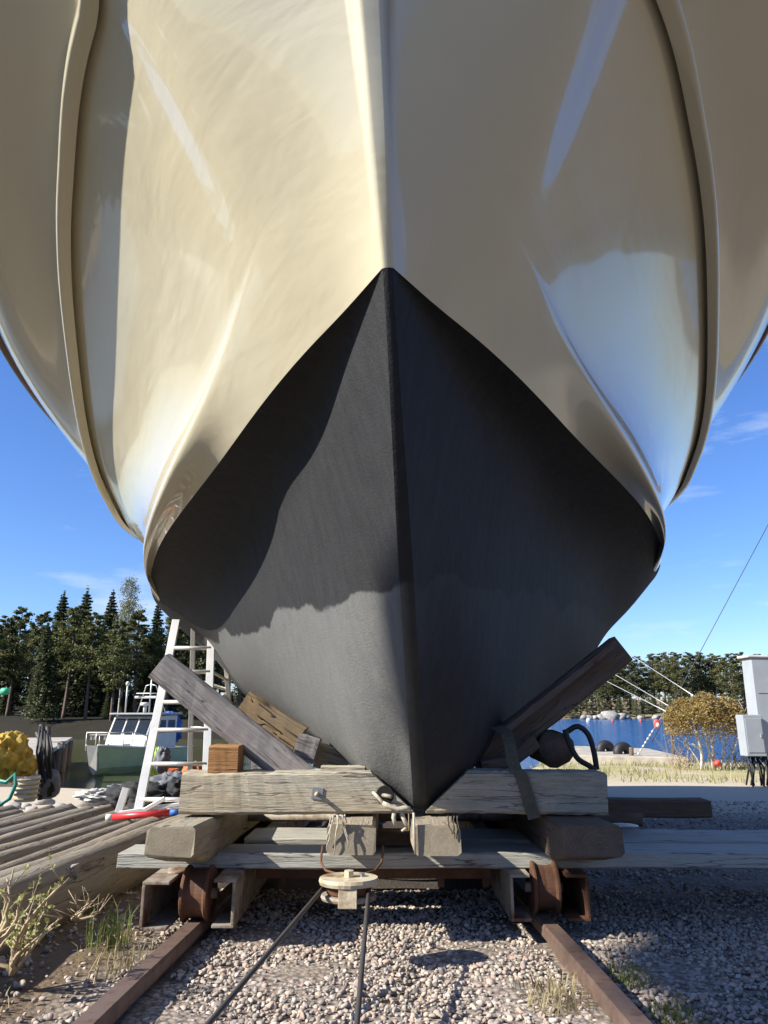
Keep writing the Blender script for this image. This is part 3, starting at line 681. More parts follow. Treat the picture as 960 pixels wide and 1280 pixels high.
def trolley():
    t = thing('slipway_trolley', 'low slipway trolley of worn beams on rusty flanged wheels under the boat', 'trolley', (0, 3.4, 0))
    T = lambda x, y, z: (x, y-3.4, z)
    # long pale cross plank in front, the one behind it and the rear ones
    beam('cross_beam', T(-1.235, 3.765, .3005), T(2.85, 3.75, .2975), .25, .066, 'paint_beam', t, ch=.006, segs=30, wob=.003, seed=1)
    beam('deck_plank', T(-.72, 4.20, .296), T(2.85, 4.21, .292), .36, .066, 'paint_beam', t, ch=.006, segs=24, seed=2)
    beam('deck_plank', T(-.9, 5.72, .27), T(2.38, 5.72, .28), .2, .12, 'dark_timber', t, seed=3)
    beam('deck_plank', T(-.9, 7.4, .22), T(1.4, 7.4, .22), .2, .12, 'dark_timber', t, seed=4)
    # pipes lying across under the timbers
    for k, (y, z, x0, x1) in enumerate(((4.45, .385, -.8, .75), (4.75, .43, -.78, .8))):
        MB().tube([T(x0, y, z), T(x1, y, z)], .028, 10).build('pipe', M['rust_paint'], t, True)
    # channels with wheels between them
    def channel(x0, x1, opens, y0=3.4, y1=8.6, mat='rust_paint'):
        z0, z1, th = .076, .266, .014
        for_ = MB()
        w = x1-x0
        # a C section: web on the outside, two flanges
        web = (x0+th/2) if opens > 0 else (x1-th/2)
        for_.box(T((x0+x1)/2, (y0+y1)/2, z1-th/2), (w, y1-y0, th)).box(T((x0+x1)/2, (y0+y1)/2, z0+th/2), (w, y1-y0, th)).box(T(web, (y0+y1)/2, (z0+z1)/2), (th, y1-y0, z1-z0-2*th))
        return for_.build('channel', M[mat], t, bevel=.003)
    channel(-1.03, -.915, 1, 3.38); channel(-.735, -.64, -1, 3.42)
    channel(.56, .65, 1, 3.52); channel(.81, .91, -1, 3.52, mat='rust')
    MB().box(T(-.05, 3.84, .227), (1.13, .07, .075)).build('cross_channel', M['rust'], t, bevel=.003)
    for x, y in ((-.82, 3.52), (-.82, 6.6), (.73, 3.64), (.73, 6.6)):
        if True:
            w = MB().lathe([(.02,-.06),(.108,-.06),(.114,-.055),(.114,-.046),(.098,-.036),(.094,0),(.098,.036),(.114,.046),(.114,.055),(.108,.06),(.02,.06)], 36, T(x, y, .19 if y < 5 else .05), 'x').build('wheel', M['rust'], t, False)
            for p in w.data.polygons: p.use_smooth = False
            MB().tube([T(x-.085, y, .19 if y < 5 else .05), T(x+.085, y, .19 if y < 5 else .05)], .022, 12).build('axle', M['rust_paint'], w, True)
    # lower frame under the plank: uprights and cross bars in the dark
    for yy, zz in ((4.3, .16), (5.4, .12)): MB().box(T(-.06, yy, zz), (1.3, .05, .05)).build('frame_bar', M['rust'], t)
    for x in (-.5, -.28, .28, .50):
        MB().box(T(x, 3.9, .20), (.03, .03, .13)).build('frame_post', M['rust'], t)
    MB().box(T(-.39, 3.9, .19), (.2, .012, .012)).build('frame_rung', M['rust_paint'], t)
    # rusty bracket lumps where channels meet the plank
    V, F = blob(T(-.93, 3.58, .27), (.06,.05,.014), seed=4); link('weld_plate', V, F, 'rust_paint', t, True)
    return t
trolley()
def pulley():
    c = at(436, 1104, 3.06)
    t = thing('pulley_block', 'yellow painted pulley block with steel cable under the middle of the cradle', 'pulley', c)
    def disc(z, r, th, mat, name):
        o = MB().lathe([(.001,-th/2),(r,-th/2),(r+.004,0),(r,th/2),(.001,th/2)], 30, (0,0,z)).build(name, M[mat], t, False); o.scale = (1, .82, 1); return o
    disc(.010, .112, .024, 'yellow_steel', 'cheek_plate'); disc(-.046, .104, .018, 'rust_paint', 'cheek_plate')
    disc(-.018, .085, .03, 'rust', 'sheave')
    MB().box((-.0, -.084, -.028), (.070, .016, .082), Matrix.Rotation(math.radians(-16), 3, 'X')).build('strap_plate', M['yellow_steel'], t, bevel=.002)
    MB().tube([(0,0,.018),(0,0,.045)], .02, 6).build('bolt_head', M['yellow_steel'], t)
    MB().tube([(.05,.01,.018),(.05,.01,.034)], .013, 6).build('bolt_head', M['galv'], t)
    for s in (-1, 1):
        MB().tube([(s*.13,.34,.075),(s*.13,.27,.05),(s*.125,.2,.035),(s*.10,.15,.015),(s*.05,.11,.01),(0,.09,.01)], .005, 8).build('shackle_rod', M['rust'], t, True)
    a0 = at(404, 1110, 3.04); a1 = Vector((-.44, 2.10, .21)); d = (a1-a0); 
    b0 = at(461, 1112, 3.04); b1 = Vector((-.068, 2.10, .21)); e = b1-b0
    def far(p, q, k, sag): return [p+(q-p)*(i/8*k)-Vector((0,0,sag*math.sin(PI*i/8))) for i in range(9)]
    w1 = MB().tube(far(a0, a1, 4.0, 0), .0078, 8); w2 = MB().tube(far(b0, b1, 4.0, 0), .0078, 8)
    tag(w1.build('winch_cable', M['cable'], None, True), 'steel hauling cable slanting from the pulley towards the rail on the left', 'cable', 'hauling cables of the pulley')
    tag(w2.build('winch_cable', M['cable'], None, True), 'steel hauling cable running almost straight towards the viewer from the pulley', 'cable', 'hauling cables of the pulley')
pulley()
def front_timber():
    t = thing('cradle_beam', 'pale cracked front timber of the cradle with bolt, notched for the keel', 'beam', (0, 3.665, .60))
    # two halves of one notched timber joined behind the notch by its uncut bottom
    z0, z1 = -.091, .093
    k = XF-.004; SEC0 = bottom_section(.03)
    for (x0, x1, cut) in ((-.945, k-.03, 1), (k+.03, 1.035, -1)):
        Ln = x1-x0; nseg = 26; V = []; F = []
        rr = random.Random(5)
        # rounded rectangle section along x, with the keel notch sloped off the inner end
        ch = .012; d = .105
        prof = [(-d, z1-ch), (-d+ch, z1), (d-ch, z1), (d, z1-ch), (d, z0+ch), (d-ch, z0), (-d+ch, z0), (-d, z0+ch)]
        n = len(prof)
        for i in range(nseg+1):
            u = i/nseg
            for (y, z) in prof:
                xa, xb = x0, x1
                hw = max(.03, float(np.interp(z+.60-ZF, SEC0[:, 2], SEC0[:, 0]))-.012)
                if cut > 0: xb = k-hw
                else: xa = k+hw
                x = xa+(xb-xa)*u
                j = .0025
                V.append((x+(rr.uniform(-.005,.005) if (i == 0 and cut > 0) or (i == nseg and cut < 0) else 0), y+rr.uniform(-j, j)+.004*math.sin(x*5), z+rr.uniform(-j, j)+.004*math.sin(x*3+1)))
        for i in range(nseg):
            for q in range(n): F.append((i*n+q, i*n+(q+1) % n, (i+1)*n+(q+1) % n, (i+1)*n+q))
        F.append(tuple(range(n-1, -1, -1))); F.append(tuple(nseg*n+q for q in range(n)))
        link('timber', V, F, 'timber', t)
    bx = -.308
    b = MB().box((bx, -.112, .0), (.052, .006, .052), Matrix.Rotation(.12, 3, 'Y')).build('washer', M['galv'], t, bevel=.001)
    MB().lathe([(.001,0),(.019,0),(.019,.018),(.001,.018)], 6, (bx, -.112, 0), 'y').build('nut', M['galv'], b)
    MB().tube([(bx, -.10, 0), (bx, -.162, 0)], .0095, 10).build('bolt', M['yellow_steel'], b, True)
    # dark hole with a pin left of the keel
    c = at(481, 994, 3.555)-Vector((0,3.665,.60))
    o = MB().lathe([(.001,-.002),(.040,-.002),(.042,0),(.001,.001)], 20, (c.x, -.108, c.z), 'y').build('hole', plain('hole_dark', (.008,.006,.005), .9, 0, 5, 0, 0), t); 
    MB().tube([(c.x-.01, -.104, c.z), (c.x+.03, -.135, c.z-.004)], .009, 8).build('pin', M['rust_paint'], t, True)
    return t
front_timber()
def strands(name, spots, label, cat, group=None, r=.0033, mat='rope'):
    mb = MB()
    for i, (a, L_, dx) in enumerate(spots):
        rr = random.Random(i*7+len(spots)); p = Vector(a); pts = [p.copy()]
        for k in range(6):
            p = p+Vector((dx*L_/6+rr.uniform(-.006,.006), rr.uniform(-.004,.004), -L_/6)); pts.append(p.copy())
        mb.tube(pts, [r*(1-.08*q) for q in range(7)], 6)
    o = mb.build(name, M[mat], None, True); return tag(o, label, cat, group)
def cradle_parts():
    # four timbers lying lengthwise, their sawn ends towards the viewer
    def stub(x0, x1, y0, y1, z0, z1, lab, mat, seed, drop=0):
        o = beam('bearer_timber', ((x0+x1)/2, y0, (z0+z1)/2), ((x0+x1)/2+.02*(y1-y0)*0, y1, (z0+z1)/2-drop), x1-x0, z1-z0, mat, None, ch=.014, wob=.004, seed=seed)
        if z0 < .35:      # underside axed away towards the end
            for v_ in o.data.vertices:
                if v_.co.z < -.02 and v_.co.x < .1: v_.co.z += .055
        return tag(o, lab, 'timber', 'timbers lying lengthwise under the front beam')
    # the bearers rest on low packing boards laid across the planks
    for k_, (xa, xb, lb) in enumerate(((-.27, .36, 'packing board under the two middle timber ends'),)):
        tag(beam('packing_board', (xa, 3.86, .359), (xb, 3.86, .359), .16, .05, 'dark_timber', None, ch=.004, seed=77), lb, 'board')
    stub(-.975, -.775, 3.20, 7.0, .334, .506, 'thick lengthwise timber with pale sunlit end and chamfered underside', 'timber_end', 11, .1)
    stub(-.235, -.03, 3.28, 7.0, .385, .504, 'rough sawn timber end with frayed rope at its edge, above the pulley', 'timber_end', 12, .1)
    stub(.128, .325, 3.27, 7.0, .385, .504, 'rough sawn timber end right under the tip of the keel', 'timber_end', 13, .1)
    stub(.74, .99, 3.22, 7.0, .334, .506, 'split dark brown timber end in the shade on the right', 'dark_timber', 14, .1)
    # props against the hull
    a = at(199, 833, 3.74); b = at(372, 972, 3.74)
    d = (b-a).normalized(); up = d.cross(Vector((0,1,0)))*-1
    o = beam('hull_prop', a-d*.0, b+d*.06, .075, .150, 'grey_plank', None, up=up, ch=.016, wob=.005, seed=21)
    tag(o, 'silver grey weathered plank leaning outwards left of the black hull', 'plank')
    # short pieces of scrap timber wedged behind it
    def block(px, Y, dep, mat, name, lab, seed):
        c = [at(u, v, Y) for u, v in px]; ctr = (c[0]+c[1]+c[2]+c[3])/4
        p0 = (c[0]+c[3])/2; p1 = (c[1]+c[2])/2; h = ((c[0]-c[3]).length+(c[1]-c[2]).length)/2
        d = (p1-p0).normalized(); up = d.cross(Vector((0,1,0)))*-1
        off = Vector((0, dep/2, 0))
        return tag(beam(name, p0+off, p1+off, dep, h, mat, None, up=up, ch=.008, wob=.003, seed=seed, segs=6), lab, 'wood block', 'loose blocks wedged under the hull')
    w = block([(310,866),(384,909),(363,941),(295,889)], 4.02, .16, 'brown_block', 'wedge_block', 'yellow brown timber block with bent nails wedged against the hull', 31)
    for (u, v, du, dv) in ((313,872,3,6), (316,890,12,10), (338,914,8,5)):
        p = at(u, v, 4.005); q = at(u+du, v+dv, 3.985); o = MB().tube([p, (p+q)/2+Vector((0,-.02,.006)), q], .0035, 6).build('nail', M['rust'], None, True)
        o.parent = w; o.matrix_parent_inverse = w.matrix_basis.inverted()
    block([(375,917),(403,922),(388,956),(364,944)], 4.0, .12, 'grey_plank', 'wedge_block', 'small grey wedge between the yellow brown block and the front timber', 32)
    block([(402,926),(440,945),(430,966),(388,962)], 4.15, .12, 'timber_end', 'wedge_block', 'pale wedge half hidden behind the small grey wedge', 33)
    block([(314,945),(342,945),(342,968),(314,968)], 4.1, .14, 'grey_plank', 'wedge_block', 'grey block standing behind the leaning plank and the orange block', 34)
    block([(401,957),(456,958),(456,969),(401,969)], 3.62, .10, 'timber', 'shim_board', 'thin pale shim lying on top of the front timber beside the hull', 35)
    block([(260,933),(297,933),(297,971),(260,971)], 3.575, .16, 'orange_block', 'wedge_block', 'orange brown cube shaped block on the left end of the front timber', 36)
    # right hand prop
    a = at(781, 811, 3.95); b = at(606, 952, 3.95)
    d = (b-a).normalized(); up = Vector((0,1,0)).cross(d)*1
    if up.z < 0: up = -up
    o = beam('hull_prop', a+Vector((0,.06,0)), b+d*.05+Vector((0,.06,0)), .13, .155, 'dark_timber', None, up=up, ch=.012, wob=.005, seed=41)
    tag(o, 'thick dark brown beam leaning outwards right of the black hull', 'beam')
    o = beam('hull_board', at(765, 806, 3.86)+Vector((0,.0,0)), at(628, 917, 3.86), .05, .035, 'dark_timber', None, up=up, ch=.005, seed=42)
    tag(o, 'narrow dark board along the upper edge of the right leaning beam', 'board')
    c = at(699, 938, 3.92)
    o = logm('short_log', c, c+Vector((.03,.7,0)), .093, .09, 'dark_timber', None, 51, 16, 8, .05)
    tag(o, 'short round log end in the shade under the right leaning beam', 'log')
    o = beam('wedge_block', at(640, 953, 3.84), at(600, 958, 3.84), .1, .05, 'dark_timber', None, ch=.006, seed=43, segs=5); tag(o, 'small dark board lying on the shaded half of the front timber', 'wood block')
    o = beam('wedge_block', at(668, 925, 3.98), at(622, 962, 3.98), .12, .075, 'dark_timber', None, ch=.006, seed=44, segs=5); tag(o, 'dark wedge tucked between the hull and the right leaning beam', 'wood block')
    # black hoses hanging over the log
    for k, (pts, lab) in enumerate((([(708,915),(722,908),(735,918),(742,938),(746,962)], 'black rubber hose loop, outer one, beside the round log end'), ([(706,912),(712,930),(722,948),(736,957),(744,963)], 'black rubber hose loop, inner one, beside the round log end'))):
        P = [at(u, v, 3.86-.03*k) for u, v in pts]
        Q = [Vector([float(spl(range(5), [p[i] for p in P], x)) for i in range(3)]) for x in np.linspace(0, 4, 20)]
        tag(MB().tube(Q, .014, 10).build('hose', M['black_rubber'], None, True), lab, 'hose', 'black hoses at the cradle')
    # webbing strap over the front timber
    P = [(620,908,3.80),(633,916,3.70),(637,930,3.64),(640,950,3.59),(645,963,3.557),(651,968,3.548),(658,990,3.545),(664,1012,3.543),(668,1023,3.543)]
    V = []; F = []
    for i, (u, v, Y) in enumerate(P):
        c = at(u, v, Y); w = .028
        V += [c+Vector((-w,0,-.006)), c+Vector((w,-.002,.006)), c+Vector((w,-.006,.006)), c+Vector((-w,-.006,-.006))]
    for i in range(len(P)-1):
        for q in range(4): F.append((i*4+q, i*4+(q+1) % 4, (i+1)*4+(q+1) % 4, (i+1)*4+q))
    F += [(0,1,2,3), tuple(len(V)-4+k for k in (3,2,1,0))]
    tag(link('webbing_strap', V, F, 'webbing'), 'worn webbing strap hanging over the shaded half of the front timber', 'strap')
    # frayed ropes
    c1 = at(416, 1022, 3.262)
    strands('frayed_rope', [(c1+Vector((.007*i-.012,-.004*(i%3),.012)), .04+.13*((i*7) % 9)/9, -.25+.06*i) for i in range(10)], 'frayed pale rope end hanging down the left sawn timber end', 'rope')
    c2 = at(500, 1007, 3.50)
    mb = MB(); L0 = [(478,1004),(487,1008),(496,1012),(505,1010),(513,1011)]
    mb.tube([at(u, v, 3.50) for u, v in L0], .011, 8)
    mb.tube([at(494, 1010, 3.52), at(492, 1022, 3.515), at(494, 1032, 3.51)], [.011,.010,.008], 7)
    mb.tube([at(500, 1012, 3.52), at(505, 1024, 3.515), at(509, 1034, 3.51)], [.011,.010,.009], 7); mb.tube([at(509,1034,3.51), at(502,1039,3.505)], .006, 6)
    mb.tube([at(479, 1004, 3.52), at(470, 994, 3.55), at(466, 990, 3.56)], [.010,.008,.006], 7)
    tag(mb.build('knotted_rope', M['rope'], None, True), 'knotted pale rope below the tip of the keel with two short tails', 'rope')
    c3 = at(517, 1016, 3.262); tag(MB().tube([c3, c3+Vector((.002,0,-.06)), c3+Vector((.004,-.002,-.16))], [.006,.006,.004], 6).build('cord_end', M['rope'], None, True), 'straight pale cord hanging at the corner of the timber under the keel', 'rope')
    strands('frayed_rope', [(at(560+4*i, 1020, 3.26), .07+.02*(i % 2), .25-.1*i) for i in range(4)], 'dark frayed rope end at the shaded corner of the timber under the keel', 'rope', None, .004, 'webbing')
    # loose log stub on the shaded deck with a scrap of white plastic
    c = at(760, 1022, 4.55)
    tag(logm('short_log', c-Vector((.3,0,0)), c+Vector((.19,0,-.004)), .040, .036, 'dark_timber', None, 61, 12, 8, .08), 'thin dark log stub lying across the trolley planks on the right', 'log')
    V, F = blob(at(777, 1032, 4.3), (.09,.04,.012), seed=9); tag(link('plastic_scrap', V, F, 'white_paint', None, True), 'scrap of white plastic beside the thin dark log stub', 'plastic scrap')
cradle_parts()
# ------------------------------------------------------------------ log deck and harbour side
ORD = ['first','second','third','fourth','fifth','sixth','seventh','eighth','ninth','tenth','eleventh','twelfth','thirteenth','fourteenth','fifteenth','sixteenth','seventeenth','eighteenth','nineteenth','twentieth']
def log_deck():
    g = 'logs laid side by side as a deck'
    o = logm('log', (-1.62, 2.62, .155), (-1.47, 6.2, .06), .165, .14, 'log', None, 1, 18, 44, .05, 5)
    tag(o, 'thickest bleached log at the edge of the deck, with dark knot', 'log', g)
    # torn branch stub with a frayed grey tie
    p = at(90, 1092, 3.75); MBk = MB()
    for k in range(9):
        rr = random.Random(k); MBk.tube([p, p+Vector((rr.uniform(-.03,.03), rr.uniform(-.05,-.01), rr.uniform(-.02,.05))), p+Vector((rr.uniform(-.05,.05), rr.uniform(-.07,-.03), rr.uniform(-.06,.06)))], [.012,.009,.003], 6)
    k = MBk.build('torn_knot', M['grey_plank'], None, True); k.parent = o; k.matrix_parent_inverse = o.matrix_basis.inverted()
    xs = [-1.86]; 
    for i in range(15): xs.append(xs[-1]-(.185+.02*math.sin(i*2.1)))
    for i, x in enumerate(xs):
        rr = random.Random(40+i); r = .078+.014*rr.random() if i else .105
        y1 = 7.2+rr.uniform(-.35,.4)
        o = logm('log', (x-.02, 2.2+rr.uniform(-.1,.1), .13-.005+(.03 if i == 0 else 0)), (x+.06, y1, .045), r, r*.92, 'log', None, 60+i, 12, 30, .05, 2)
        tag(o, '%s deck log counted outwards from the thick bleached edge log' % ORD[i], 'log', g)
    # sleeper beneath
    for y in (2.9, 4.9, 6.7):
        o = beam('sleeper', (-1.75, y, .0), (-4.7, y, .0), .16, .1, 'dark_timber', None, seed=int(y*10)); tag(o, {2.9: 'nearest dark sleeper hidden under the log deck', 4.9: 'middle dark sleeper hidden under the log deck', 6.7: 'furthest dark sleeper hidden under the log deck'}[y], 'sleeper', 'sleepers under the log deck')
log_deck()
def ladder():
    t = thing('trestle_ladder', 'white aluminium trestle ladder standing on the logs left of the hull', 'ladder', (0, 6.5, 0))
    o = Vector((0, 6.5, 0)); A_ = lambda u, v, Y: at(u, v, Y)-o
    def bar(name, p, q, w, d, mat='alu', parent=None):
        return beam(name, p, q, d, w, M[mat], parent or t, up=(1,0,0) if abs((q-p).normalized().x) < .7 else (0,0,1), ch=.004, wob=0, segs=2)
    topL, botL = A_(220.5, 775, 6.9), A_(173, 1013, 6.45); topR, botR = A_(265, 775, 6.9), A_(256.5, 1013, 6.45)
    bar('rail', topL, botL, .075, .03); bar('rail', topR, botR, .07, .03)
    for k in range(6):
        f = [.165, .30, .465, .61, .78, .95][k]
        p = topL+(botL-topL)*f; q = topR+(botR-topR)*f
        MB().tube([p, q], .019, 8).build('rung', M['alu'], t, True)
    # rear frame
    a, b = A_(242, 780, 7.0), A_(236.5, 985, 7.6); c, e = A_(281, 800, 7.0), A_(293, 985, 7.6)
    bar('rear_leg', a, b, .045, .03); bar('rear_leg', c, e, .045, .03)
    for f in (.33, .62): MB().tube([a+(b-a)*f+Vector((.0,0,0)), c+(e-c)*f], .017, 8).build('rear_rung', M['alu'], t, True)
    bar('brace', A_(262, 838, 6.8), A_(287, 852, 7.2), .03, .02); bar('brace', A_(279, 868, 7.2), A_(290, 880, 7.25), .03, .02)
    bar('stabiliser', A_(150, 1016, 6.45), A_(262, 1000, 6.45), .03, .05)
    bar('brace', A_(180, 1013, 6.42), A_(206, 998, 6.42), .035, .02); bar('foot', A_(158, 985, 6.46), A_(148, 1016, 6.45), .06, .03)
    return t
ladder()
def pole_thing(name, a, b, r, mats, label, cat, fr=(0, .1, .9, 1)):
    t = thing(name, label, cat, a); d = b-a
    for (f0, f1, m, n) in mats: MB().tube([d*f0, d*f1], r, 10).build(n, M[m], t, True)
    return t
pole_thing('boundary_pole', at(133, 1022, 6.1), at(224, 1015, 6.1), .026, [(0, .09, 'white_paint', 'sleeve'), (.09, .88, 'red', 'shaft'), (.88, 1, 'blue', 'cap')], 'red pole with white sleeve and blue end lying on the log deck', 'pole')
pole_thing('marker_pole', at(-30, 866, 7.5), at(11, 864, 7.5), .035, [(0, .78, 'red', 'shaft'), (.78, 1, 'green_cap', 'cap')], 'red pole with green rounded end reaching in from the left edge', 'pole')
def clutter():
    # yellow net bag hung on a rack
    rk = thing('net_rack', 'dark upright rack with ropes between the yellow net bag and the quay', 'rack', at(54, 985, 9.0)); o = rk.location.copy()
    for (u0, v0, u1, v1) in ((52, 905, 50, 1000), (60, 908, 62, 996), (46, 915, 66, 960), (52, 905, 66, 990)):
        MB().tube([at(u0, v0, 9.0)-o, at(u1, v1, 9.0)-o], .03, 8).build('rack_bar', M['black_rubber'], rk, True)
    mb = MB()
    for k in range(5):
        mb.tube([at(50+k*3, 908+k*3, 8.95)-o, at(46+k*5, 940, 8.85)-o, at(52+k*4, 985-k*6, 8.95)-o], .012, 6)
    mb.build('hanging_rope', M['black_rubber'], rk, True)
    V, F = crumple(at(8, 946, 8.7), (.23,.26,.23), 3, .5, 2.6); t1 = link('net_bag', V, F, 'yellow', None, True)
    tag(t1, 'crumpled yellow net bag hanging at the left edge above the logs', 'bag')
    V, F = crumple(at(30, 960, 8.72), (.11,.17,.14), 8, .5, 2.2); tag(link('net_bag', V, F, 'yellow', None, True), 'smaller yellow bundle sagging beside the rack post', 'bag')
    c = at(33, 985, 8.6); t = thing('fish_crate', 'pale ribbed basket standing beside the dark rack', 'basket', c)
    MB().lathe([(.001,-.14),(.10,-.14),(.115,-.12),(.125,.0),(.135,.13),(.12,.13),(.11,-.11),(.001,-.12)], 20).build('basket_body', M['white_paint'], t)
    mb = MB()
    for k in range(5): mb.lathe([(.117+.004*k,-.115+.05*k),(.137+.003*k,-.11+.05*k),(.137+.003*k,-.10+.05*k),(.117+.004*k,-.095+.05*k)], 20)
    mb.build('rib', M['twig'], t)
    V, F = blob(at(60, 980, 9.1), (.16,.14,.17), seed=21, jit=.1); tag(link('fender', V, F, 'grey_cloth', None, True), 'grey fender bag at the foot of the rack', 'fender')
    P = [at(u, v, 8.4) for u, v in ((-6,975),(8,978),(18,968),(20,980),(12,998),(0,1006),(-10,1000))]
    tag(MB().tube(P, .022, 8).build('coiled_hose', M['teal'], None, True), 'turquoise hose hanging below the yellow bag at the left edge', 'hose')
    # heap on the logs by the ladder
    V, F = crumple(at(172, 1000, 7.3), (.25,.2,.14), 2, .55, 2.2); tag(link('cloth_bag', V, F, 'black_cloth', None, True), 'slack black bag lying behind the ladder foot', 'bag')
    V, F = crumple(at(214, 984, 7.5), (.18,.14,.12), 5, .6, 2); tag(link('jacket', V, F, 'grey_cloth', None, True), 'grey jacket heaped behind the lower ladder rungs', 'jacket')
    V, F = crumple(at(223, 992, 7.4), (.13,.16,.11), 15, .5, 2); tag(link('cloth_bag', V, F, 'black_cloth', None, True), 'small dark bundle between ladder and front timber', 'bundle')
    V, F = crumple(at(120, 994, 7.6), (.15,.16,.05), 6, .7, 2.4); tag(link('plastic_sheet', V, F, 'white_paint', None, True), 'crumpled pale plastic sheet on the far end of the logs', 'sheet')
    t = thing('tool_case', 'flat dark tool case on the far end of the log deck', 'case', at(150, 990, 8.0))
    MB().box((0,0,.022), (.26,.2,.045)).build('case_body', M['grey_cloth'], t, bevel=.01); MB().box((.01,0,.055), (.24,.18,.02), Matrix.Rotation(.08, 3, 'Y')).build('lid', M['grey_paint'], t, bevel=.006)
    V, F = crumple(at(240, 968, 8.2), (.11,.12,.11), 7, .5); tag(link('cloth', V, F, 'orange', None, True), 'orange cloth bundle seen behind the ladder on the right', 'cloth')
    V, F = crumple(at(193, 957, 8.6), (.07,.08,.19), 9, .5); tag(link('safety_vest', V, F, 'hivis', None, True), 'bright yellow green vest draped between ladder and green boat', 'vest')
    V, F = crumple(at(203, 950, 8.5), (.08,.1,.12), 18, .5); V = [Vector(p)+Vector((0,0,.0)) for p in V]; tag(link('jacket', V, F, 'grey_cloth', None, True), 'dark grey jacket hanging beside the yellow green vest', 'jacket')
    t = thing('fish_box', 'orange red slatted crate low behind the ladder', 'crate', at(200, 978, 8.9))
    mb = MB()
    for k in range(3): mb.box((0,-.12,.02+.055*k), (.34,.012,.035)).box((-.17,0,.02+.055*k), (.012,.24,.035)).box((.17,0,.02+.055*k), (.012,.24,.035)).box((0,.12,.02+.055*k), (.34,.012,.035))
    mb.box((0,0,.004), (.34,.24,.01)); mb.build('slats', M['orange'], t)
    # shoreline stones at the far end of the logs
    for i in range(14):
        rr = random.Random(90+i); u = -5+i*12+rr.uniform(-4,4); v = 990+rr.uniform(-4,5)
        Y = 9.6+rr.uniform(-.5,1.4); p = at(u, v, Y); p.z = gz(p.x, p.y)+.02; s = rr.uniform(.05,.13)
        V, F = blob((0,0,0), (s*1.2, s, s*.7), (7, 10), .25, i); tag(link('shore_stone', V, F, 'stone', None, True, p), 'grey stone in the row between the log deck and the harbour water', 'stone', 'stones along the harbour edge')
clutter()
def quay():
    A = Vector((-6.9, 15.2)); Bp = Vector((-10.2, 24.5)); d = (Bp-A).normalized(); nrm = Vector((-d.y, d.x))
    t = thing('quay', 'weathered concrete quay wall beside the green boat', 'quay', (0,0,0))
    ztop = .13; mb = MB(); wth = 2.6
    for (o0, o1, z0, z1, nm_) in ((0, wth, ZW-1.4, ztop-.10, 'quay_wall'), (-.08, wth+.05, ztop-.10, ztop, 'quay_cap')):
        P = [A+nrm*o0, Bp+nrm*o0, Bp+nrm*o1, A+nrm*o1]
        MB().prism([(p.x, p.y) for p in P], z0, z1, 'z').build(nm_, M['concrete'], t, bevel=.02)
    for k in range(4):
        p = A+d*(1.2+2.4*k); MB().tube([(p.x+.10, p.y, ZW-.5), (p.x+.10, p.y, ztop-.05)], .09, 10).build('fender_post', M['dark_timber'], t, True)
    for k, u in enumerate((66, 124)):
        p = at(u, 930, 17.5 if k == 0 else 22.5); c = thing('quay_bollard', ('grey box shaped bollard on the quay nearer the rack', 'small pale railing box on the quay end by the green boat')[k], 'bollard', (p.x, p.y, ztop))
        MB().box((0,0,.14), (.5,.35,.03)).build('cap', M['concrete'], c)
        mb = MB()
        for sx in (-1, 1):
            for sy in (-1, 1): MB().box((sx*.2, sy*.13, .06), (.05,.05,.13)).build('leg', M['grey_paint'], c)
        pass
quay()
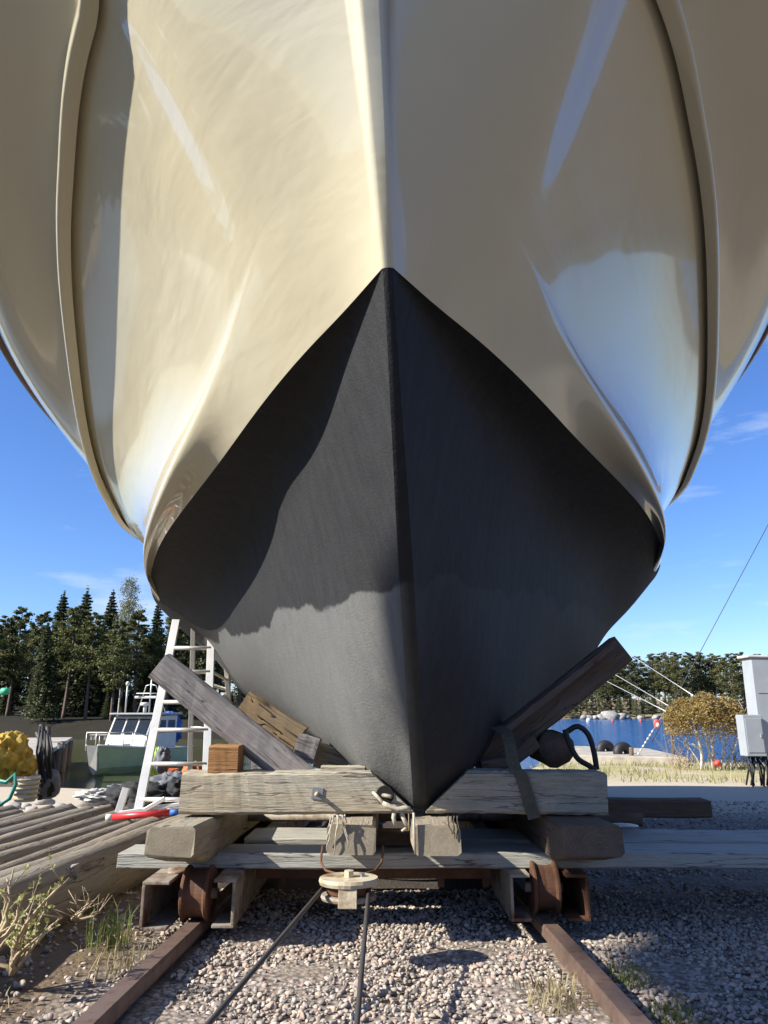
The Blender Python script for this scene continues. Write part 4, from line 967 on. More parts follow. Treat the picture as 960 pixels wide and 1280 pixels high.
def green_boat():
    # bow towards the viewer's left; local +x is the bow
    c = at(150, 958, 19.5); t = thing('work_boat', 'small green work boat with white bow and windowed cabin moored at the quay', 'boat', (-7.1, 22.0, ZW), None, math.radians(-97))
    t.scale = (.85, .72, .90)
    L_, Bm = 5.6, 2.1
    st = np.linspace(0, 1, 18); rowsP = []
    for s in st:
        x = -2.6+s*L_; hb = Bm/2*(1-.80*max(0, (s-.62)/.38)**1.7); zk = -.25+.28*max(0, (s-.6)/.4)**2; zt = .58+.26*s**2
        rowsP.append(np.array([(x, 0, zk), (x, hb*.55, zk+.12), (x, hb*.88, .12+.1*s), (x+.25*s**4, hb, zt), (x+.25*s**4, hb-.06, zt+.0), (x, hb-.08, zt-.16)]))
    mb = MB(); wb = MB()
    for sg in (1, -1):
        V, F = grid_mesh([r*np.array([1,sg,1]) for r in rowsP], sg > 0); (mb if sg > 0 else wb).add(V, F)
    wb.build('pale_side', M['white_paint'], t)
    r = rowsP[0]; q = [tuple(p) for p in r[:4]]+[tuple(p*np.array([1,-1,1])) for p in r[3:0:-1]]; mb.add(q, [tuple(range(len(q)))])
    mb.build('hull', M['dkgreen'], t)
    r = rowsP[-1]*np.array([1,.97,1]); q = [tuple(p+np.array([.012,0,0])) for p in r[:4]]+[tuple(p*np.array([1,-1,1])+np.array([.012,0,0])) for p in r[3:0:-1]]
    MB().add(q, [tuple(range(len(q)))]).add([tuple(np.array(p)-np.array([.05,0,0])) for p in q], [tuple(range(len(q)-1, -1, -1))]).build('bow_plate', M['white_paint'], t)
    dv = [tuple(r[5]) for r in rowsP]+[tuple(r[5]*np.array([1,-1,1])) for r in rowsP[::-1]]
    link('deck', dv, [tuple(range(len(dv)))], M['grey_paint'], t)
    gl = MB()
    for sg in (1, -1): gl.tube([tuple(r[3]*np.array([1,sg,1])) for r in rowsP], .035, 6)
    gl.build('gunwale', M['white_paint'], t, True)
    # cabin with slanting front
    cab = MB().prism([(-1.4,.5),(1.25,.5),(1.05,1.0),(.62,1.62),(-1.4,1.66)], -.82, .82, 'y').build('cabin', M['white_paint'], t, bevel=.03)
    rf = MB().box((-.4,0,1.69), (2.5,1.86,.07)).build('roof', M['grey_paint'], cab, bevel=.03)
    fd = Vector((.62-1.05,0,.62)).normalized(); Rm = frame((0,0,0), fd, (0,1,0))
    for y in (-.52, 0, .52):
        MB().box((.855, y, 1.31), (.56,.42,.03), Matrix(((fd.x,0,fd.z),(0,1,0),(fd.z,0,-fd.x)))).build('window', M['glass'], cab, bevel=.01)
    for sg in (-1, 1):
        for x in (-.9, -.1): MB().box((x, sg*.825, 1.3), (.6,.02,.4)).build('window', M['glass'], cab, bevel=.01)
    MB().box((.66, .3, 1.04), (.25,.35,.05)).build('hatch', M['red'], cab, bevel=.01)
    # mast, radar, rails
    ms = MB().tube([(-.5,0,1.72),(-.5,0,2.95)], .03, 8).build('mast', M['alu'], t, True)
    for sg in (-1, 1): MB().tube([(-.7, sg*.62, 1.72), (-.5, sg*.22, 2.6), (-.5, 0, 2.65)], .022, 6).build('mast_strut', M['alu'], ms, True)
    MB().tube([(-.5,-.62,2.35),(-.5,.62,2.35)], .018, 6).build('cross_tree', M['alu'], ms, True)
    MB().lathe([(.001,-.05),(.18,-.05),(.2,0),(.17,.05),(.001,.06)], 18, (-.15,0,2.0)).build('radar', M['white_paint'], t, True)
    MB().tube([(-.15,0,1.72),(-.15,0,1.96)], .07, 10).build('radar_foot', M['white_paint'], t, True)
    MB().box((-.15,0,2.22), (.1,.95,.08)).build('radar_bar', M['white_paint'], t, bevel=.02)
    MB().tube([(.1,-.7,1.7),(.1,-.7,2.6)], .03, 8).build('lamp_post', M['alu'], t, True)
    V, F = blob((.1,-.7,2.65), (.08,.08,.08), (8, 10), 0); link('lamp', V, F, M['white_paint'], t, True)
    mb = MB()
    for sg in (-1, 1):
        P = [(x, sg*(.95 if x < 1.6 else .72), 1.05+.12*(x > 1.5)) for x in (1.3, 1.9, 2.5)]
        mb.tube(P, .018, 6)
        for p in P: mb.tube([p, (p[0], p[1], .66)], .015, 6)
    mb.tube([(2.5,-.72,1.17),(2.5,.72,1.17)], .018, 6); mb.build('pulpit_rail', M['alu'], t, True)
    V, F = crumple((-1.75,.25,1.15), (.32,.5,.55), 3, .35); link('tarp', V, F, M['blue'], t, True)
    MB().box((1.75,.1,.72), (.5,.7,.22)).build('deck_box', M['white_paint'], t, bevel=.02)
green_boat()
def twig_plants():
    def shrub(name, base, tips, label, seed, r=.009, buds=True):
        t = thing(name, label, 'shrub', base); rr = random.Random(seed); mb = MB(); lv = MB()
        for q in tips:
            e = q-Vector(base); pts = [Vector((0,0,0))]
            bend = Vector((rr.uniform(-.05,.05), rr.uniform(-.05,.05), 0))
            for k in range(1, 8):
                f = k/7; pts.append(e*f+bend*math.sin(PI*f)+Vector((rr.uniform(-.006,.006),)*3))
            mb.tube(pts, [r*(1-.75*k/7) for k in range(8)], 6)
            for k in range(2, 8):
                if rr.random() < .75:
                    d = Vector((rr.uniform(-1,1), rr.uniform(-1,1), rr.uniform(.2,1.2))).normalized()*rr.uniform(.03,.10); mb.tube([pts[k], pts[k]+d], [r*.35, r*.12], 5)
                    for m_ in range(5):
                        c = pts[k]+d*rr.uniform(.5,1.1); s = rr.uniform(.007,.016)
                        a = Vector((rr.uniform(-1,1), rr.uniform(-1,1), rr.uniform(-.3,1))).normalized()*s; b = a.orthogonal().normalized()*s*.6
                        lv.add([c-b, c+a*.7-b*.2, c+a*1.6, c+a*.7+b*1.1], [(0,1,2,3)])
        mb.build('stem', M['twig'], t, True)
        if buds: lv.build('foliage', M['bud'], t)
    b = at(14, 1218, 2.75); rr = random.Random(2)
    shrub('bare_shrub', b, [at(u, v, 2.75+rr.uniform(-.15,.15)) for u, v in ((42,1122),(30,1135),(78,1105),(72,1150),(58,1128),(24,1160),(86,1098),(50,1170),(80,1145),(18,1140))], 'bare shrub with pale twigs and opening buds in front of the thick log', 3)
    b = at(-16, 1190, 2.6)
    shrub('bare_shrub', b, [at(u, v, 2.6) for u, v in ((14,1088),(6,1100),(-4,1110),(20,1120))], 'budding twigs growing in from the left edge above the bare shrub', 5)
    b = at(95, 1150, 3.25)
    shrub('bare_shrub', b, [at(u, v, 3.25) for u, v in ((122,1122),(118,1140),(130,1128),(108,1118))], 'leaning dry twigs at the foot of the thick log', 7, .007, False)
twig_plants()
def grass_clump(name, c, rad, n, h, mat, label, seed, lean=.4):
    rr = random.Random(seed); mb = MB()
    for i in range(n):
        a = rr.uniform(0, 6.28); q = rad*rr.random()**.6; x, y = c[0]+q*math.cos(a), c[1]+q*math.sin(a)*1.3; z = gz(x, y)-.005
        hh = h*rr.uniform(.4, 1.1); dx, dy = rr.uniform(-lean, lean)*hh, rr.uniform(-lean, lean)*hh; w = rr.uniform(.0015,.0035)
        p0 = Vector((x, y, z)); p1 = p0+Vector((dx*.35, dy*.35, hh*.6)); p2 = p0+Vector((dx, dy, hh*(.9-.3*abs(dx/hh))))
        s = Vector((math.cos(a+1.5), math.sin(a+1.5), 0))*w
        mb.add([p0-s, p0+s, p1+s*.8, p1-s*.8, p2], [(0,1,2,3), (3,2,4)])
    o = mb.build(name, M[mat]); return tag(o, label, 'grass tuft')
p = at(143, 1130, 3.3); grass_clump('grass_tuft', (p.x, p.y), .10, 90, .20, 'grass', 'green grass tuft in the shade between thick log and rusty wheel', 1)
p = at(150, 1150, 3.1); grass_clump('grass_tuft', (p.x+.04, p.y), .18, 90, .12, 'dry_grass', 'dry straw coloured grass under the green tuft beside the rail', 2, .8)
p = at(712, 1215, 2.8); grass_clump('grass_tuft', (.56, 2.72), .13, 170, .09, 'dry_grass', 'pale dry grass tuft on the stones inside the right rail', 3, .8)
grass_clump('grass_tuft', (.88, 2.95), .10, 200, .055, 'grass', 'low green grass close outside the right rail, nearer the wheel', 4, .9)
grass_clump('grass_tuft', (.90, 2.55), .10, 190, .05, 'grass', 'low green grass close outside the right rail, nearer the viewer', 5, .9)
grass_clump('grass_tuft', (.93, 2.25), .10, 120, .05, 'grass', 'small green grass patch at the bottom edge beside the right rail', 6, .9)
grass_clump('grass_tuft', (-1.25, 2.45), .16, 60, .06, 'dry_grass', 'sparse dry grass on the soil left of the left rail', 7, .9)
# ------------------------------------------------------------------ right bank, water side
def pier():
    t = thing('pier', 'low concrete landing with tyre fenders at the water edge on the right', 'pier', (0,0,0))
    P = [(5.6, 23.5), (8.9, 22.2), (9.6, 27.5), (6.2, 30.5)]; zt = -.36
    MB().prism(P, -1.6, zt, 'z').build('slab', M['concrete'], t, bevel=.03)
    for (u, v, Y, s) in ((757, 938, 25.5, .52), (779, 941, 24.0, .50)):
        c = at(u, v, Y)
        o = MB()
        ring = [(math.cos(a)*.19, math.sin(a)*.19) for a in np.linspace(0, 2*PI, 25)]
        o.tube([(c.x+x, c.y+.3*x, c.z+z) for x, z in ring], .15, 10, False); k = o.build('tyre', M['black_rubber'], None, True)
        tag(k, 'black tyre fender on the landing, further from the bush' if u < 770 else 'dark weedy tyre fender on the landing, nearer the bush', 'tyre', 'tyre fenders on the landing')
    MB().tube([at(789, 945, 23.2)-Vector((0,0,.2)), at(789, 934, 23.2)], .07, 8).build('post', M['dark_timber'], t, True)
pier()
def bush():
    b = at(890, 957, 20); b.z = gz(b.x, b.y); t = thing('bush', 'round topped budding birch bush with several white stems by the shore', 'bush', b)
    rr = random.Random(4); mb = MB(); ends = []
    for k, (dx, tx) in enumerate(((-.35,-.55),(-.30,-.9),(-.06,-.1),(.02,.35),(.18,.1),(.28,.75),(.35,1.0),(.1,.6),(-.2,-.2),(.42,1.05))):
        p0 = Vector((dx*.9, rr.uniform(-.2,.2), -.05)); p3 = Vector((tx*.9, rr.uniform(-.5,.5), 1.35+rr.uniform(-.2,.2)))
        pts = [p0+(p3-p0)*f+Vector((.06*math.sin(5*f+k), .05*math.cos(4*f+k), 0)) for f in np.linspace(0, 1, 8)]
        thick = .05 if k in (0, 2, 4) else .022
        mb.tube(pts, [thick*(1-.7*f) for f in np.linspace(0, 1, 8)], 7); ends.append(pts)
        for m_ in range(12):
            q = pts[rr.randint(3, 7)]; d = Vector((rr.uniform(-1,1), rr.uniform(-1,1), rr.uniform(.1,1))).normalized()*rr.uniform(.2,.55)
            mb.tube([q, q+d*.5+Vector((0,0,.02)), q+d], [.010,.006,.003], 4); ends.append([q, q+d*.5, q+d])
    mb.build('stem', M['birch_bark'], t, True)
    lv = MB()
    for i in range(15000):
        # leaves thickest in a flat domed crown, ragged below
        a = rr.uniform(0, 6.28); q = rr.random()**.5
        x = 1.12*q*math.cos(a); y = .9*q*math.sin(a); zt = 1.88-.55*q**2.5+.07*math.sin(4*a+3*q)+.06*math.sin(9*x+2)
        z = zt-abs(rr.gauss(0, .33))
        if z < .25 or (z < .85 and rr.random() < .72): continue
        if math.sin(7*x+1.3*y)*math.sin(6*z+x*3)+rr.random()*.9 < -.25: continue
        c = Vector((x, y, z)); s = rr.uniform(.018,.045); d = Vector((rr.uniform(-1,1), rr.uniform(-1,1), rr.uniform(-1,1))).normalized(); e = d.orthogonal().normalized()
        lv.add([c-d*s, c+e*s*.6, c+d*s, c-e*s*.6], [(0,1,2,3)])
    lv.build('foliage', M['bush_leaf'], t)
    V, F = blob(at(897, 954, 19.6), (.10,.1,.08), seed=5); tag(link('buoy', V, F, 'buoy_red', None, True), 'small red buoy lying at the foot of the birch bush', 'buoy')
    # wiry weeds round the bush
    for k, (u, lab) in enumerate(((852, 'thin bare scrub at the left foot of the birch bush'), (925, 'thin bare scrub between birch bush and cabinet'))):
        c = at(u, 955, 20.3); c.z = gz(c.x, c.y); q = thing('scrub', lab, 'shrub', c); mb = MB(); lv = MB()
        for i in range(34):
            d = Vector((rr.uniform(-.5,.5), rr.uniform(-.3,.3), rr.uniform(.35,1.0))); p = Vector((rr.uniform(-.35,.35), rr.uniform(-.2,.2), -.02)); mb.tube([p, p+d*.5+Vector((.03,0,0)), p+d], [.008,.005,.002], 4)
            for j in range(10):
                cc = p+d*rr.uniform(.3,1); s = rr.uniform(.012,.03); e = Vector((rr.uniform(-1,1), rr.uniform(-1,1), rr.uniform(-1,1))).normalized(); g = e.orthogonal().normalized(); lv.add([cc-e*s, cc+g*s*.6, cc+e*s, cc-g*s*.6], [(0,1,2,3)])
        mb.build('stem', M['twig'], q); lv.build('foliage', M['bush_leaf'], q)
bush()
def cabinet():
    Y = 14.5; b = at(950, 968, Y); b.z = gz(b.x, b.y); t = thing('power_pillar', 'light grey electric supply pillar with side box and cable bundle at the right edge', 'cabinet', b)
    def P(u, v): return at(u, v, Y)-b
    c = P(960, 880); h = (P(955, 822)-P(955, 938)).length
    w = .62
    body = MB().box((c.x+.08, .2, c.z), (w, .4, h), Matrix.Rotation(math.radians(1), 3, 'Y')).build('body', M['cabinet'], t, bevel=.015)
    MB().box((c.x+.05, .2, c.z+h/2+.03), (w+.06,.46,.05), Matrix.Rotation(math.radians(1), 3, 'Y')).build('cap', M['white_paint'], t, bevel=.015)
    MB().box((c.x+.08, -.004, c.z+h*.12), (w*.8,.012,.012)).build('seam', M['grey_paint'], body)
    s = P(938, 919); k = MB().box((s.x, -.02, s.z), (.37,.3,(P(938,894)-P(938,945)).length)).build('side_box', M['cabinet'], t, bevel=.012)
    MB().box((s.x, -.175, s.z), (.31,.01,.62)).build('door', M['cabinet'], k, bevel=.004); MB().box((s.x+.11, -.19, s.z), (.025,.02,.07)).build('handle', M['grey_paint'], k)
    MB().box((c.x+.1, .2, (c.z-h/2)/2-.05), (.22,.2,abs(c.z-h/2)+.1)).build('post', M['galv'], t)
    rr = random.Random(3); mb = MB()
    for i in range(16):
        x = s.x-.16+.42*i/15; p = Vector((x, rr.uniform(-.1,.1), s.z-.33)); q = Vector((x+rr.uniform(-.1,.12), rr.uniform(-.3,.1), .02))
        mb.tube([p, (p+q)/2+Vector((rr.uniform(-.08,.08), -.08, .03)), q], .018, 6)
    mb.build('cable', M['black_rubber'], t, True)
cabinet()
def wires():
    T = [((765,855,30),(834,890,24),'lowest of the three pale mooring wires slanting down towards the bush'), ((772,845,30),(842,886,24),'middle one of the three pale mooring wires slanting down towards the bush'), ((792,821,30),(869,871,24),'highest of the three pale mooring wires slanting down to the bush top')]
    for a, b, lab in T:
        p, q = at(*a), at(*b); d = q-p; p = p-d*2.2
        tag(MB().tube([p+(q-p)*f-Vector((0,0,.0)) for f in np.linspace(0, 1, 9)], .013, 6).build('mooring_wire', M['alu'], None, True), lab, 'wire', 'pale mooring wires over the water')
    # mast the wires and the marker line meet at
    p = at(836, 885, 24); b = p.copy(); b.z = -1.2
    tag(MB().tube([b, p+Vector((0,0,.12))], [.05,.035], 8).build('mooring_post', M['dark_timber'], None, True), 'thin post in the water where the pale wires meet', 'post')
    t = thing('marker_line', 'line of white and red marker floats running down to the water', 'marker line', at(834, 884, 24)); o = t.location.copy(); e = at(797, 944, 23.0)-o
    MB().tube([Vector((0,0,0)), e], .008, 5).build('line', M['rope'], t)
    for k in range(7):
        f = .50+.075*k; MB().tube([e*f, e*(f+.035)], .028, 8).build('float', M['white_paint'], t, True)
    V, F = blob(e*.36, (.10,.06,.15), seed=2, jit=.1); link('flag', V, F, M['buoy_red'], t, True)
    V, F = blob(e*.40+Vector((.06,-.02,.02)), (.06,.05,.07), seed=3, jit=.1); link('flag', V, F, M['white_paint'], t, True)
    p, q = at(866, 832, 40), at(975, 628, 40)
    tag(MB().tube([p-(q-p)*.6, q+(q-p)*.3], .02, 6).build('overhead_wire', M['cable'], None, True), 'single thin dark wire crossing the sky at the right', 'wire')
wires()
def far_shore():
    rr = random.Random(12)
    spots = [(752,6,1.6),(758,5,1.2),(762,10,2.6),(770,5,1.3),(776,7,1.8),(784,5,1.2),(736,5,1.2),(744,4,1.1),(800,4,1.0),(820,5,1.3),(730,5,1.3)]
    for i, (u, hpx, s) in enumerate(spots):
        p = at(u, 896, 141); p.z = ZW+.1; V, F = blob((0,0,.15*s), (s*.6, s*.5, s*.42), (7, 10), .22, i)
        tag(link('shore_boulder', V, F, 'stone', None, True, p), 'pale boulder on the shoreline across the blue water' if s < 2 else 'largest pale boulder on the shoreline across the blue water', 'boulder', 'boulders on the far shore')
    for i, (u, v, m, r) in enumerate(((766,901,'buoy_red',.22),(801,901,'buoy_red',.22),(735,899,'white_paint',.3),(735.5,896,'white_paint',.3))):
        p = at(u, v, 110); p.z = ZW+.15; V, F = blob((0,0,0), (r, r, r*1.3), (8, 10), 0, i)
        lab = ['red mooring buoy on the water below the largest boulder', 'red mooring buoy on the water nearest the birch bush', 'white mooring buoy on the water near the leaning beam', 'small white mooring buoy far out near the leaning beam'][i]
        tag(link('mooring_buoy', V, F, m, None, True, p), lab, 'buoy', 'mooring buoys on the water')
    # tufts of grass on the verge: too many to count
    mb = MB(); r2 = np.random.default_rng(5)
    for i in range(9000):
        y = r2.uniform(12.5, 24.5); x = r2.uniform(3.2, 15)
        if y < 15 or math.sin(x*1.7+y*.6)+math.sin(y*1.9-x*.5)+r2.normal()*.6 < .35+(.9 if y < 15.5 else -.4): continue
        z = gz(x, y)
        if z < ZW+.04: continue
        h = r2.uniform(.06,.20); dx, dy = r2.normal(0, .05, 2); w = .012; a = r2.uniform(0, 3.14); s = Vector((math.cos(a), math.sin(a), 0))*w; p0 = Vector((x, y, z-.01)); p1 = p0+Vector((dx, dy, h))
        mb.add([p0-s, p0+s, p1], [(0,1,2)])
    o = mb.build('verge_grass', M['grass_mix']); setkind(o, 'stuff'); tag(o, 'sunlit rough grass on the verge between gravel and water', 'grass')
M['grass_mix'] = leafmat('rough_verge_grass', (.17,.19,.05), (.42,.36,.16), .3)
far_shore()
# ------------------------------------------------------------------ trees
def quads(C, size, r, flat=1.0):
    """one small leaf quad per centre, random orientation"""
    n = len(C); d = r.normal(size=(n, 3)); d[:, 2] *= flat; d /= np.linalg.norm(d, axis=1)[:, None]
    e = np.cross(d, r.normal(size=(n, 3))); e /= np.linalg.norm(e, axis=1)[:, None]
    s = size*r.uniform(.6, 1.35, n)[:, None]
    V = np.stack([C-d*s, C+e*s*.55, C+d*s, C-e*s*.55], 1).reshape(-1, 3); F = np.arange(4*n).reshape(-1, 4)
    return V, F
def fastmesh(name, V, F, mat, parent):
    me = bpy.data.meshes.new(name); me.vertices.add(len(V)); me.vertices.foreach_set('co', np.asarray(V, np.float32).ravel())
    me.loops.add(F.size); me.loops.foreach_set('vertex_index', F.ravel().astype(np.int32)); me.polygons.add(len(F))
    me.polygons.foreach_set('loop_start', np.arange(0, F.size, 4, dtype=np.int32)); me.polygons.foreach_set('loop_total', np.full(len(F), 4, np.int32)); me.update(); me.validate()
    o = bpy.data.objects.new(name, me); COL.objects.link(o); me.materials.append(mat); o.parent = parent; return o
def tree(kind, seed, H, leaf, name, dens=1.0):
    r = np.random.default_rng(seed); root = bpy.data.objects.new(name, None); COL.objects.link(root)
    mb = MB(); C = []
    lean = r.normal(0, .02, 2)
    def trunkp(f): return np.array([lean[0]*H*f+.10*math.sin(3*f+seed), lean[1]*H*f+.08*math.cos(2.4*f+seed), H*f])
    tr = {'pine': .017, 'spruce': .015, 'birch': .009}[kind]*H
    mb.tube([trunkp(f) for f in np.linspace(-.03, .98, 12)], [tr*(1-.9*f)+.01 for f in np.linspace(0, 1, 12)], 7)
    if kind == 'pine':
        lo = r.uniform(.26, .44); nb = 34
        for i in range(nb):
            f = lo+(1-lo)*(i/nb)**.9*.98; p = trunkp(f); a = i*2.4+r.uniform(-.5,.5)
            g = (f-lo)/(1-lo); L_ = H*(.155*(1-g**2.0)+.03)*r.uniform(.6,1.2)*(.55+.45*min(1, g*4))
            up = .1+.55*g
            d = np.array([math.cos(a), math.sin(a), up*r.uniform(.5,1.2)]); q = p+d*L_
            mb.tube([p, p+d*L_*.5+np.array([0,0,-.03*L_]), q], [tr*.22*(1-.6*g), tr*.14*(1-.6*g), .01], 4)
            for c in range(r.integers(3, 6)):
                cc = p+d*L_*r.uniform(.45, 1.05)+r.normal(0, .10*L_, 3); k = int(58*dens)
                C.append(cc+r.normal(size=(k, 3))*np.array([.16,.16,.075])*L_*r.uniform(.8,1.5))
        for i in range(6):
            f = r.uniform(.15, lo); a = r.uniform(0, 6.28); p = trunkp(f); mb.tube([p, p+np.array([math.cos(a), math.sin(a), .05])*H*r.uniform(.03,.08)], [.03,.01], 4)
    if kind == 'spruce':
        nb = 36
        for i in range(nb):
            f = .10+.89*(i/nb); p = trunkp(f); g = (f-.10)/.9; R0 = H*.185*(1-g)**.9*r.uniform(.8,1.15)+.10
            for k in range(7):
                a = k*.9+i*1.3+r.uniform(-.3,.3); Lk = R0*r.uniform(.65,1.15); d = np.array([math.cos(a), math.sin(a), -.22+.35*g])
                mb.tube([p, p+d*Lk], [.02,.006], 3); t = r.uniform(.10, 1, int(48*dens)); 
                C.append(p+d*Lk*t[:, None]+r.normal(size=(len(t), 3))*np.array([.10,.10,.06])*Lk*1.1-np.array([0,0,.10])*Lk*t[:, None]**2)
        C.append(trunkp(.99)+r.normal(size=(int(30*dens), 3))*np.array([.05,.05,.25]))
    if kind == 'birch':
        for i in range(40):
            f = .3+.68*(i/40); p = trunkp(f); a = i*2.4; g = (f-.3)/.7; L_ = H*.16*(1-g*.75)*r.uniform(.6,1.2); d = np.array([math.cos(a), math.sin(a), 1.3])
            q = p+d*L_; mb.tube([p, (p+q)/2+np.array([0,0,.1*L_]), q], [.04*(1-g)+.012, .018, .006], 4)
            for j in range(5):
                s = p+d*L_*r.uniform(.3,1); e = s+np.array([*r.normal(0, .3, 2), r.uniform(-.3,.5)])*L_*.8; mb.tube([s, e], [.012,.004], 3)
                C.append(s+(e-s)*r.uniform(0, 1.1, (int(26*dens), 1))+r.normal(0, .16, (int(26*dens), 3)))
    trunk = mb.build('trunk', M['birch_bark' if kind == 'birch' else 'bark'], root, True)
    C = np.concatenate(C); size = {'pine': .0115, 'spruce': .0125, 'birch': .0055}[kind]*H
    V, F = quads(C, size, r, .6); fastmesh('crown', V, F, M[leaf], root)
    return root
def place(proto, first, loc, h0, h, rot, name):
    o = proto if first else copy_tree(proto); o.name = name; o.location = loc; s = h/h0; o.scale = (s*R_.uniform(.9,1.15), s*R_.uniform(.9,1.15), s); o.rotation_euler = (0,0,rot); return o
def woods():
    P = {}
    for k in range(4): P['pine', k] = tree('pine', 10+k, 10, 'pine_leaf', 'pine_tree')
    for k in range(3): P['spruce', k] = tree('spruce', 30+k, 10, 'spruce_leaf', 'spruce_tree')
    P['birch', 0] = tree('birch', 51, 10, 'birch_leaf', 'birch_tree')
    for k in range(4): P['far', k] = tree('pine', 70+k, 10, 'far_leaf', 'pine_tree', .8)
    used = set()
    def put(key, loc, h, lab, grp, cat):
        f = key not in used; used.add(key); nmn = {'pine': 'pine_tree', 'spruce': 'spruce_tree', 'birch': 'birch_tree', 'far': 'pine_tree'}[key[0]]
        o = place(P[key], f, loc, 10, h, R_.uniform(0, 6.28), nmn); tag(o, lab, cat, grp); return o
    # front of the left wood: (pixel x, pixel y of the top, distance, kind)
    front = [(-12,775,50,'pine'),(9,768,52,'pine'),(28,756,54,'pine'),(52,762,51,'pine'),(66,778,47,'spruce'),(81,741,53,'spruce'),(94,756,50,'pine'),(107,737,52,'spruce'),(122,764,48,'pine'),(138,741,54,'spruce'),(150,772,47,'pine'),(160,752,50,'birch'),(166,724,56,'birch'),(181,760,49,'pine'),(198,752,53,'spruce'),(216,768,50,'pine'),(234,772,52,'pine'),(254,776,50,'spruce'),(280,785,52,'pine'),(306,790,51,'pine')]
    nn = 0; cnt = {}
    tot = 0
    for i, (u, v, Y, kd) in enumerate(front):
        p = at(u, v, Y); g = gz(p.x, p.y); h = p.z-g; cnt[kd] = cnt.get(kd, -1)+1; c = cnt[kd]
        key = (kd, c % {'pine': 4, 'spruce': 3, 'birch': 1}[kd])
        if kd == 'birch': lab = ['yellow green young birch in the front of the left wood', 'tall thin bare topped birch rising above the left wood'][c]
        else: lab = '%s %s from the left in the front row of the wood across the harbour' % (ORD[c], kd)
        put(key, (p.x, p.y, g-.1), h, lab, 'front row trees across the harbour', 'tree')
    # rows behind, only glimpsed between the front ones
    for i in range(34):
        u = -40+i*12+R_.uniform(-6,6); Y = R_.uniform(57, 74); p = at(u, R_.uniform(775,800), Y); g = gz(p.x, p.y); kd = 'spruce' if R_.random() < .45 else 'pine'
        put((kd, i % 3), (p.x, p.y, g-.1), p.z-g, 'dark conifer behind the front row of the wood across the harbour', 'hidden conifers in the left wood', 'tree')
    # dense young growth low in the left wood
    for i in range(26):
        u = -30+i*13+R_.uniform(-5,5); Y = R_.uniform(49, 66); p = at(u, R_.uniform(838,862), Y); g = gz(p.x, p.y)
        put(('spruce', i % 3), (p.x, p.y, g-.3), p.z-g, 'low young spruce in the dark undergrowth of the wood across the harbour', 'young spruces in the left wood', 'tree')
    # far wood on the right
    tops = [(700,842),(716,838),(730,836),(744,832),(758,829),(770,826),(783,822),(797,819),(812,817),(826,815),(840,813),(848,816),(860,815),(872,814),(886,815),(898,818),(910,816),(924,815),(938,817),(950,816),(964,818),(980,816)]
    for i, (u, v) in enumerate(tops):
        Y = 158+R_.uniform(-5,5); p = at(u, v, Y); g = gz(p.x, p.y)
        o = put(('far', i % 4), (p.x, p.y, g-.2), p.z-g, '%s from the left in the sunlit pine row across the blue water' % (ORD[i].capitalize() + ' pine' if i < 20 else ['Twenty first pine', 'Twenty second pine'][i-20]), 'front row pines across the water', 'tree')
        o.scale = (o.scale[0]*1.25, o.scale[1]*1.25, o.scale[2])
    for i in range(54):
        u = 640+i*7+R_.uniform(-4,4); Y = R_.uniform(166, 205); p = at(u, R_.uniform(826,848), Y); g = gz(p.x, p.y)
        put(('far', i % 4), (p.x, p.y, g-.2), p.z-g, 'pine standing behind the sunlit front row across the blue water', 'hidden pines across the water', 'tree')
    for i in range(34):
        u = 690+i*8.6+R_.uniform(-3,3); Y = R_.uniform(150, 156); p = at(u, R_.uniform(862,874), Y); g = gz(p.x, p.y)
        put(('far', i % 4), (p.x, p.y, g-1.2), (p.z-g)+1.2, 'low bushy young pine at the far shore across the blue water', 'low young pines across the water', 'tree')
    # the yard behind the viewer: an added pine, unseen, whose shade falls on the ground right of the track,
    # and the wood that shows as dark reflections in the hull
    # unseen pine added behind the viewer; crown shaped to shade ground right of track
    o = tree('pine', 201, 10, 'pine_leaf', 'pine_tree', 1.0)
    ch = [c for c in o.children if c.name.startswith('crown')][0]
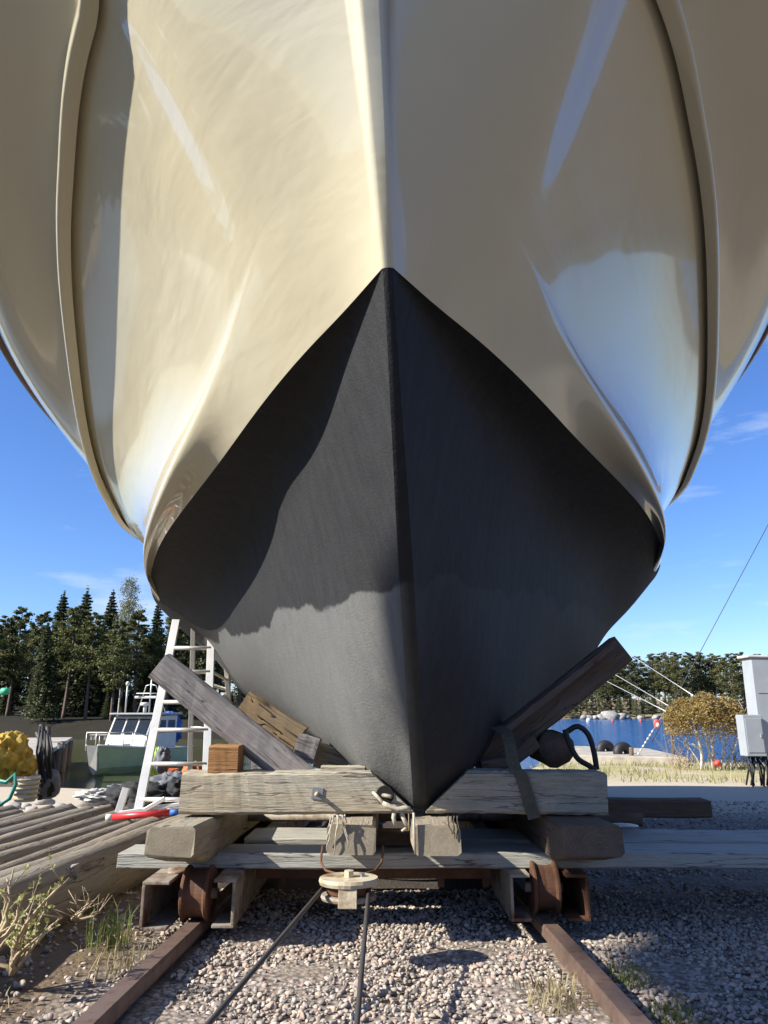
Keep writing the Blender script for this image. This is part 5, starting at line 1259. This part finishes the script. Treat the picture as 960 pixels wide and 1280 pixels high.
    r = np.random.default_rng(9); n = 30000; e1 = Vector((math.cos(SUN_PHI), -math.sin(SUN_PHI), 0)); D = 12.0
    base = e1*SHADE[0]+Vector((to_sun.x, to_sun.y, 0)).normalized()*D; g = gz(base.x, base.y); zc = SHADE[1]+D*math.tan(SUN_EL)-g
    q = r.normal(size=(n, 3)); q /= np.linalg.norm(q, axis=1)[:, None]; q *= (r.random((n, 1))**.33)
    lump = 1+.10*np.sin(q[:, :1]*9+2)*np.sin(q[:, 1:2]*8)
    V, F = quads((q*lump*np.array([SHADE[2], SHADE[4], SHADE[3]])) @ np.array([[e1.x,e1.y,0],[-e1.y,e1.x,0],[0,0,1]])+np.array([0,0,zc]), .13, r, .8)
    bpy.data.objects.remove(ch); fastmesh('crown', V, F, M['pine_leaf'], o)
    tk = o.children[0]; tk.scale = (1, 1, (zc+.3)/10); o.location = (base.x, base.y, g)
    tag(o, 'unseen flat crowned pine added behind the viewer to shade the ground beside the track', 'tree')
    # the wood round the yard that shows dark in the polished hull
    src = [P['pine', 0], P['spruce', 1], P['pine', 2]]; Vs = []; Fs = []; nv = 0
    for i in range(30):
        a = math.radians(150+i*(48/30)); Rr = R_.uniform(26, 40); x, y = Rr*math.cos(a), Rr*math.sin(a)-2
        if y > 14: continue
        m_ = [c for c in src[i % 3].children if 'crown' in c.name][0].data; co = np.empty(len(m_.vertices)*3, np.float32); m_.vertices.foreach_get('co', co); co = co.reshape(-1, 4, 3)[::3]
        s = R_.uniform(.85, 1.25); cen = co.mean(1, keepdims=True); co = (cen+(co-cen)*1.9)*s+np.array([x, y, gz(x, y)]); k = len(co)
        Vs.append(co.reshape(-1, 3)); Fs.append(np.arange(k*4).reshape(-1, 4)+nv); nv += k*4
    wd = fastmesh('wood', np.concatenate(Vs), np.concatenate(Fs), M['spruce_leaf'], None); setkind(wd, 'stuff'); tag(wd, 'dark conifer wood around the yard, mirrored in the polished hull', 'wood')
    return P
SHADE = (-1.25, 1.72, 1.75, .45, .5)  # offset, height and radii of the added pine's shading crown
PROTO = woods()
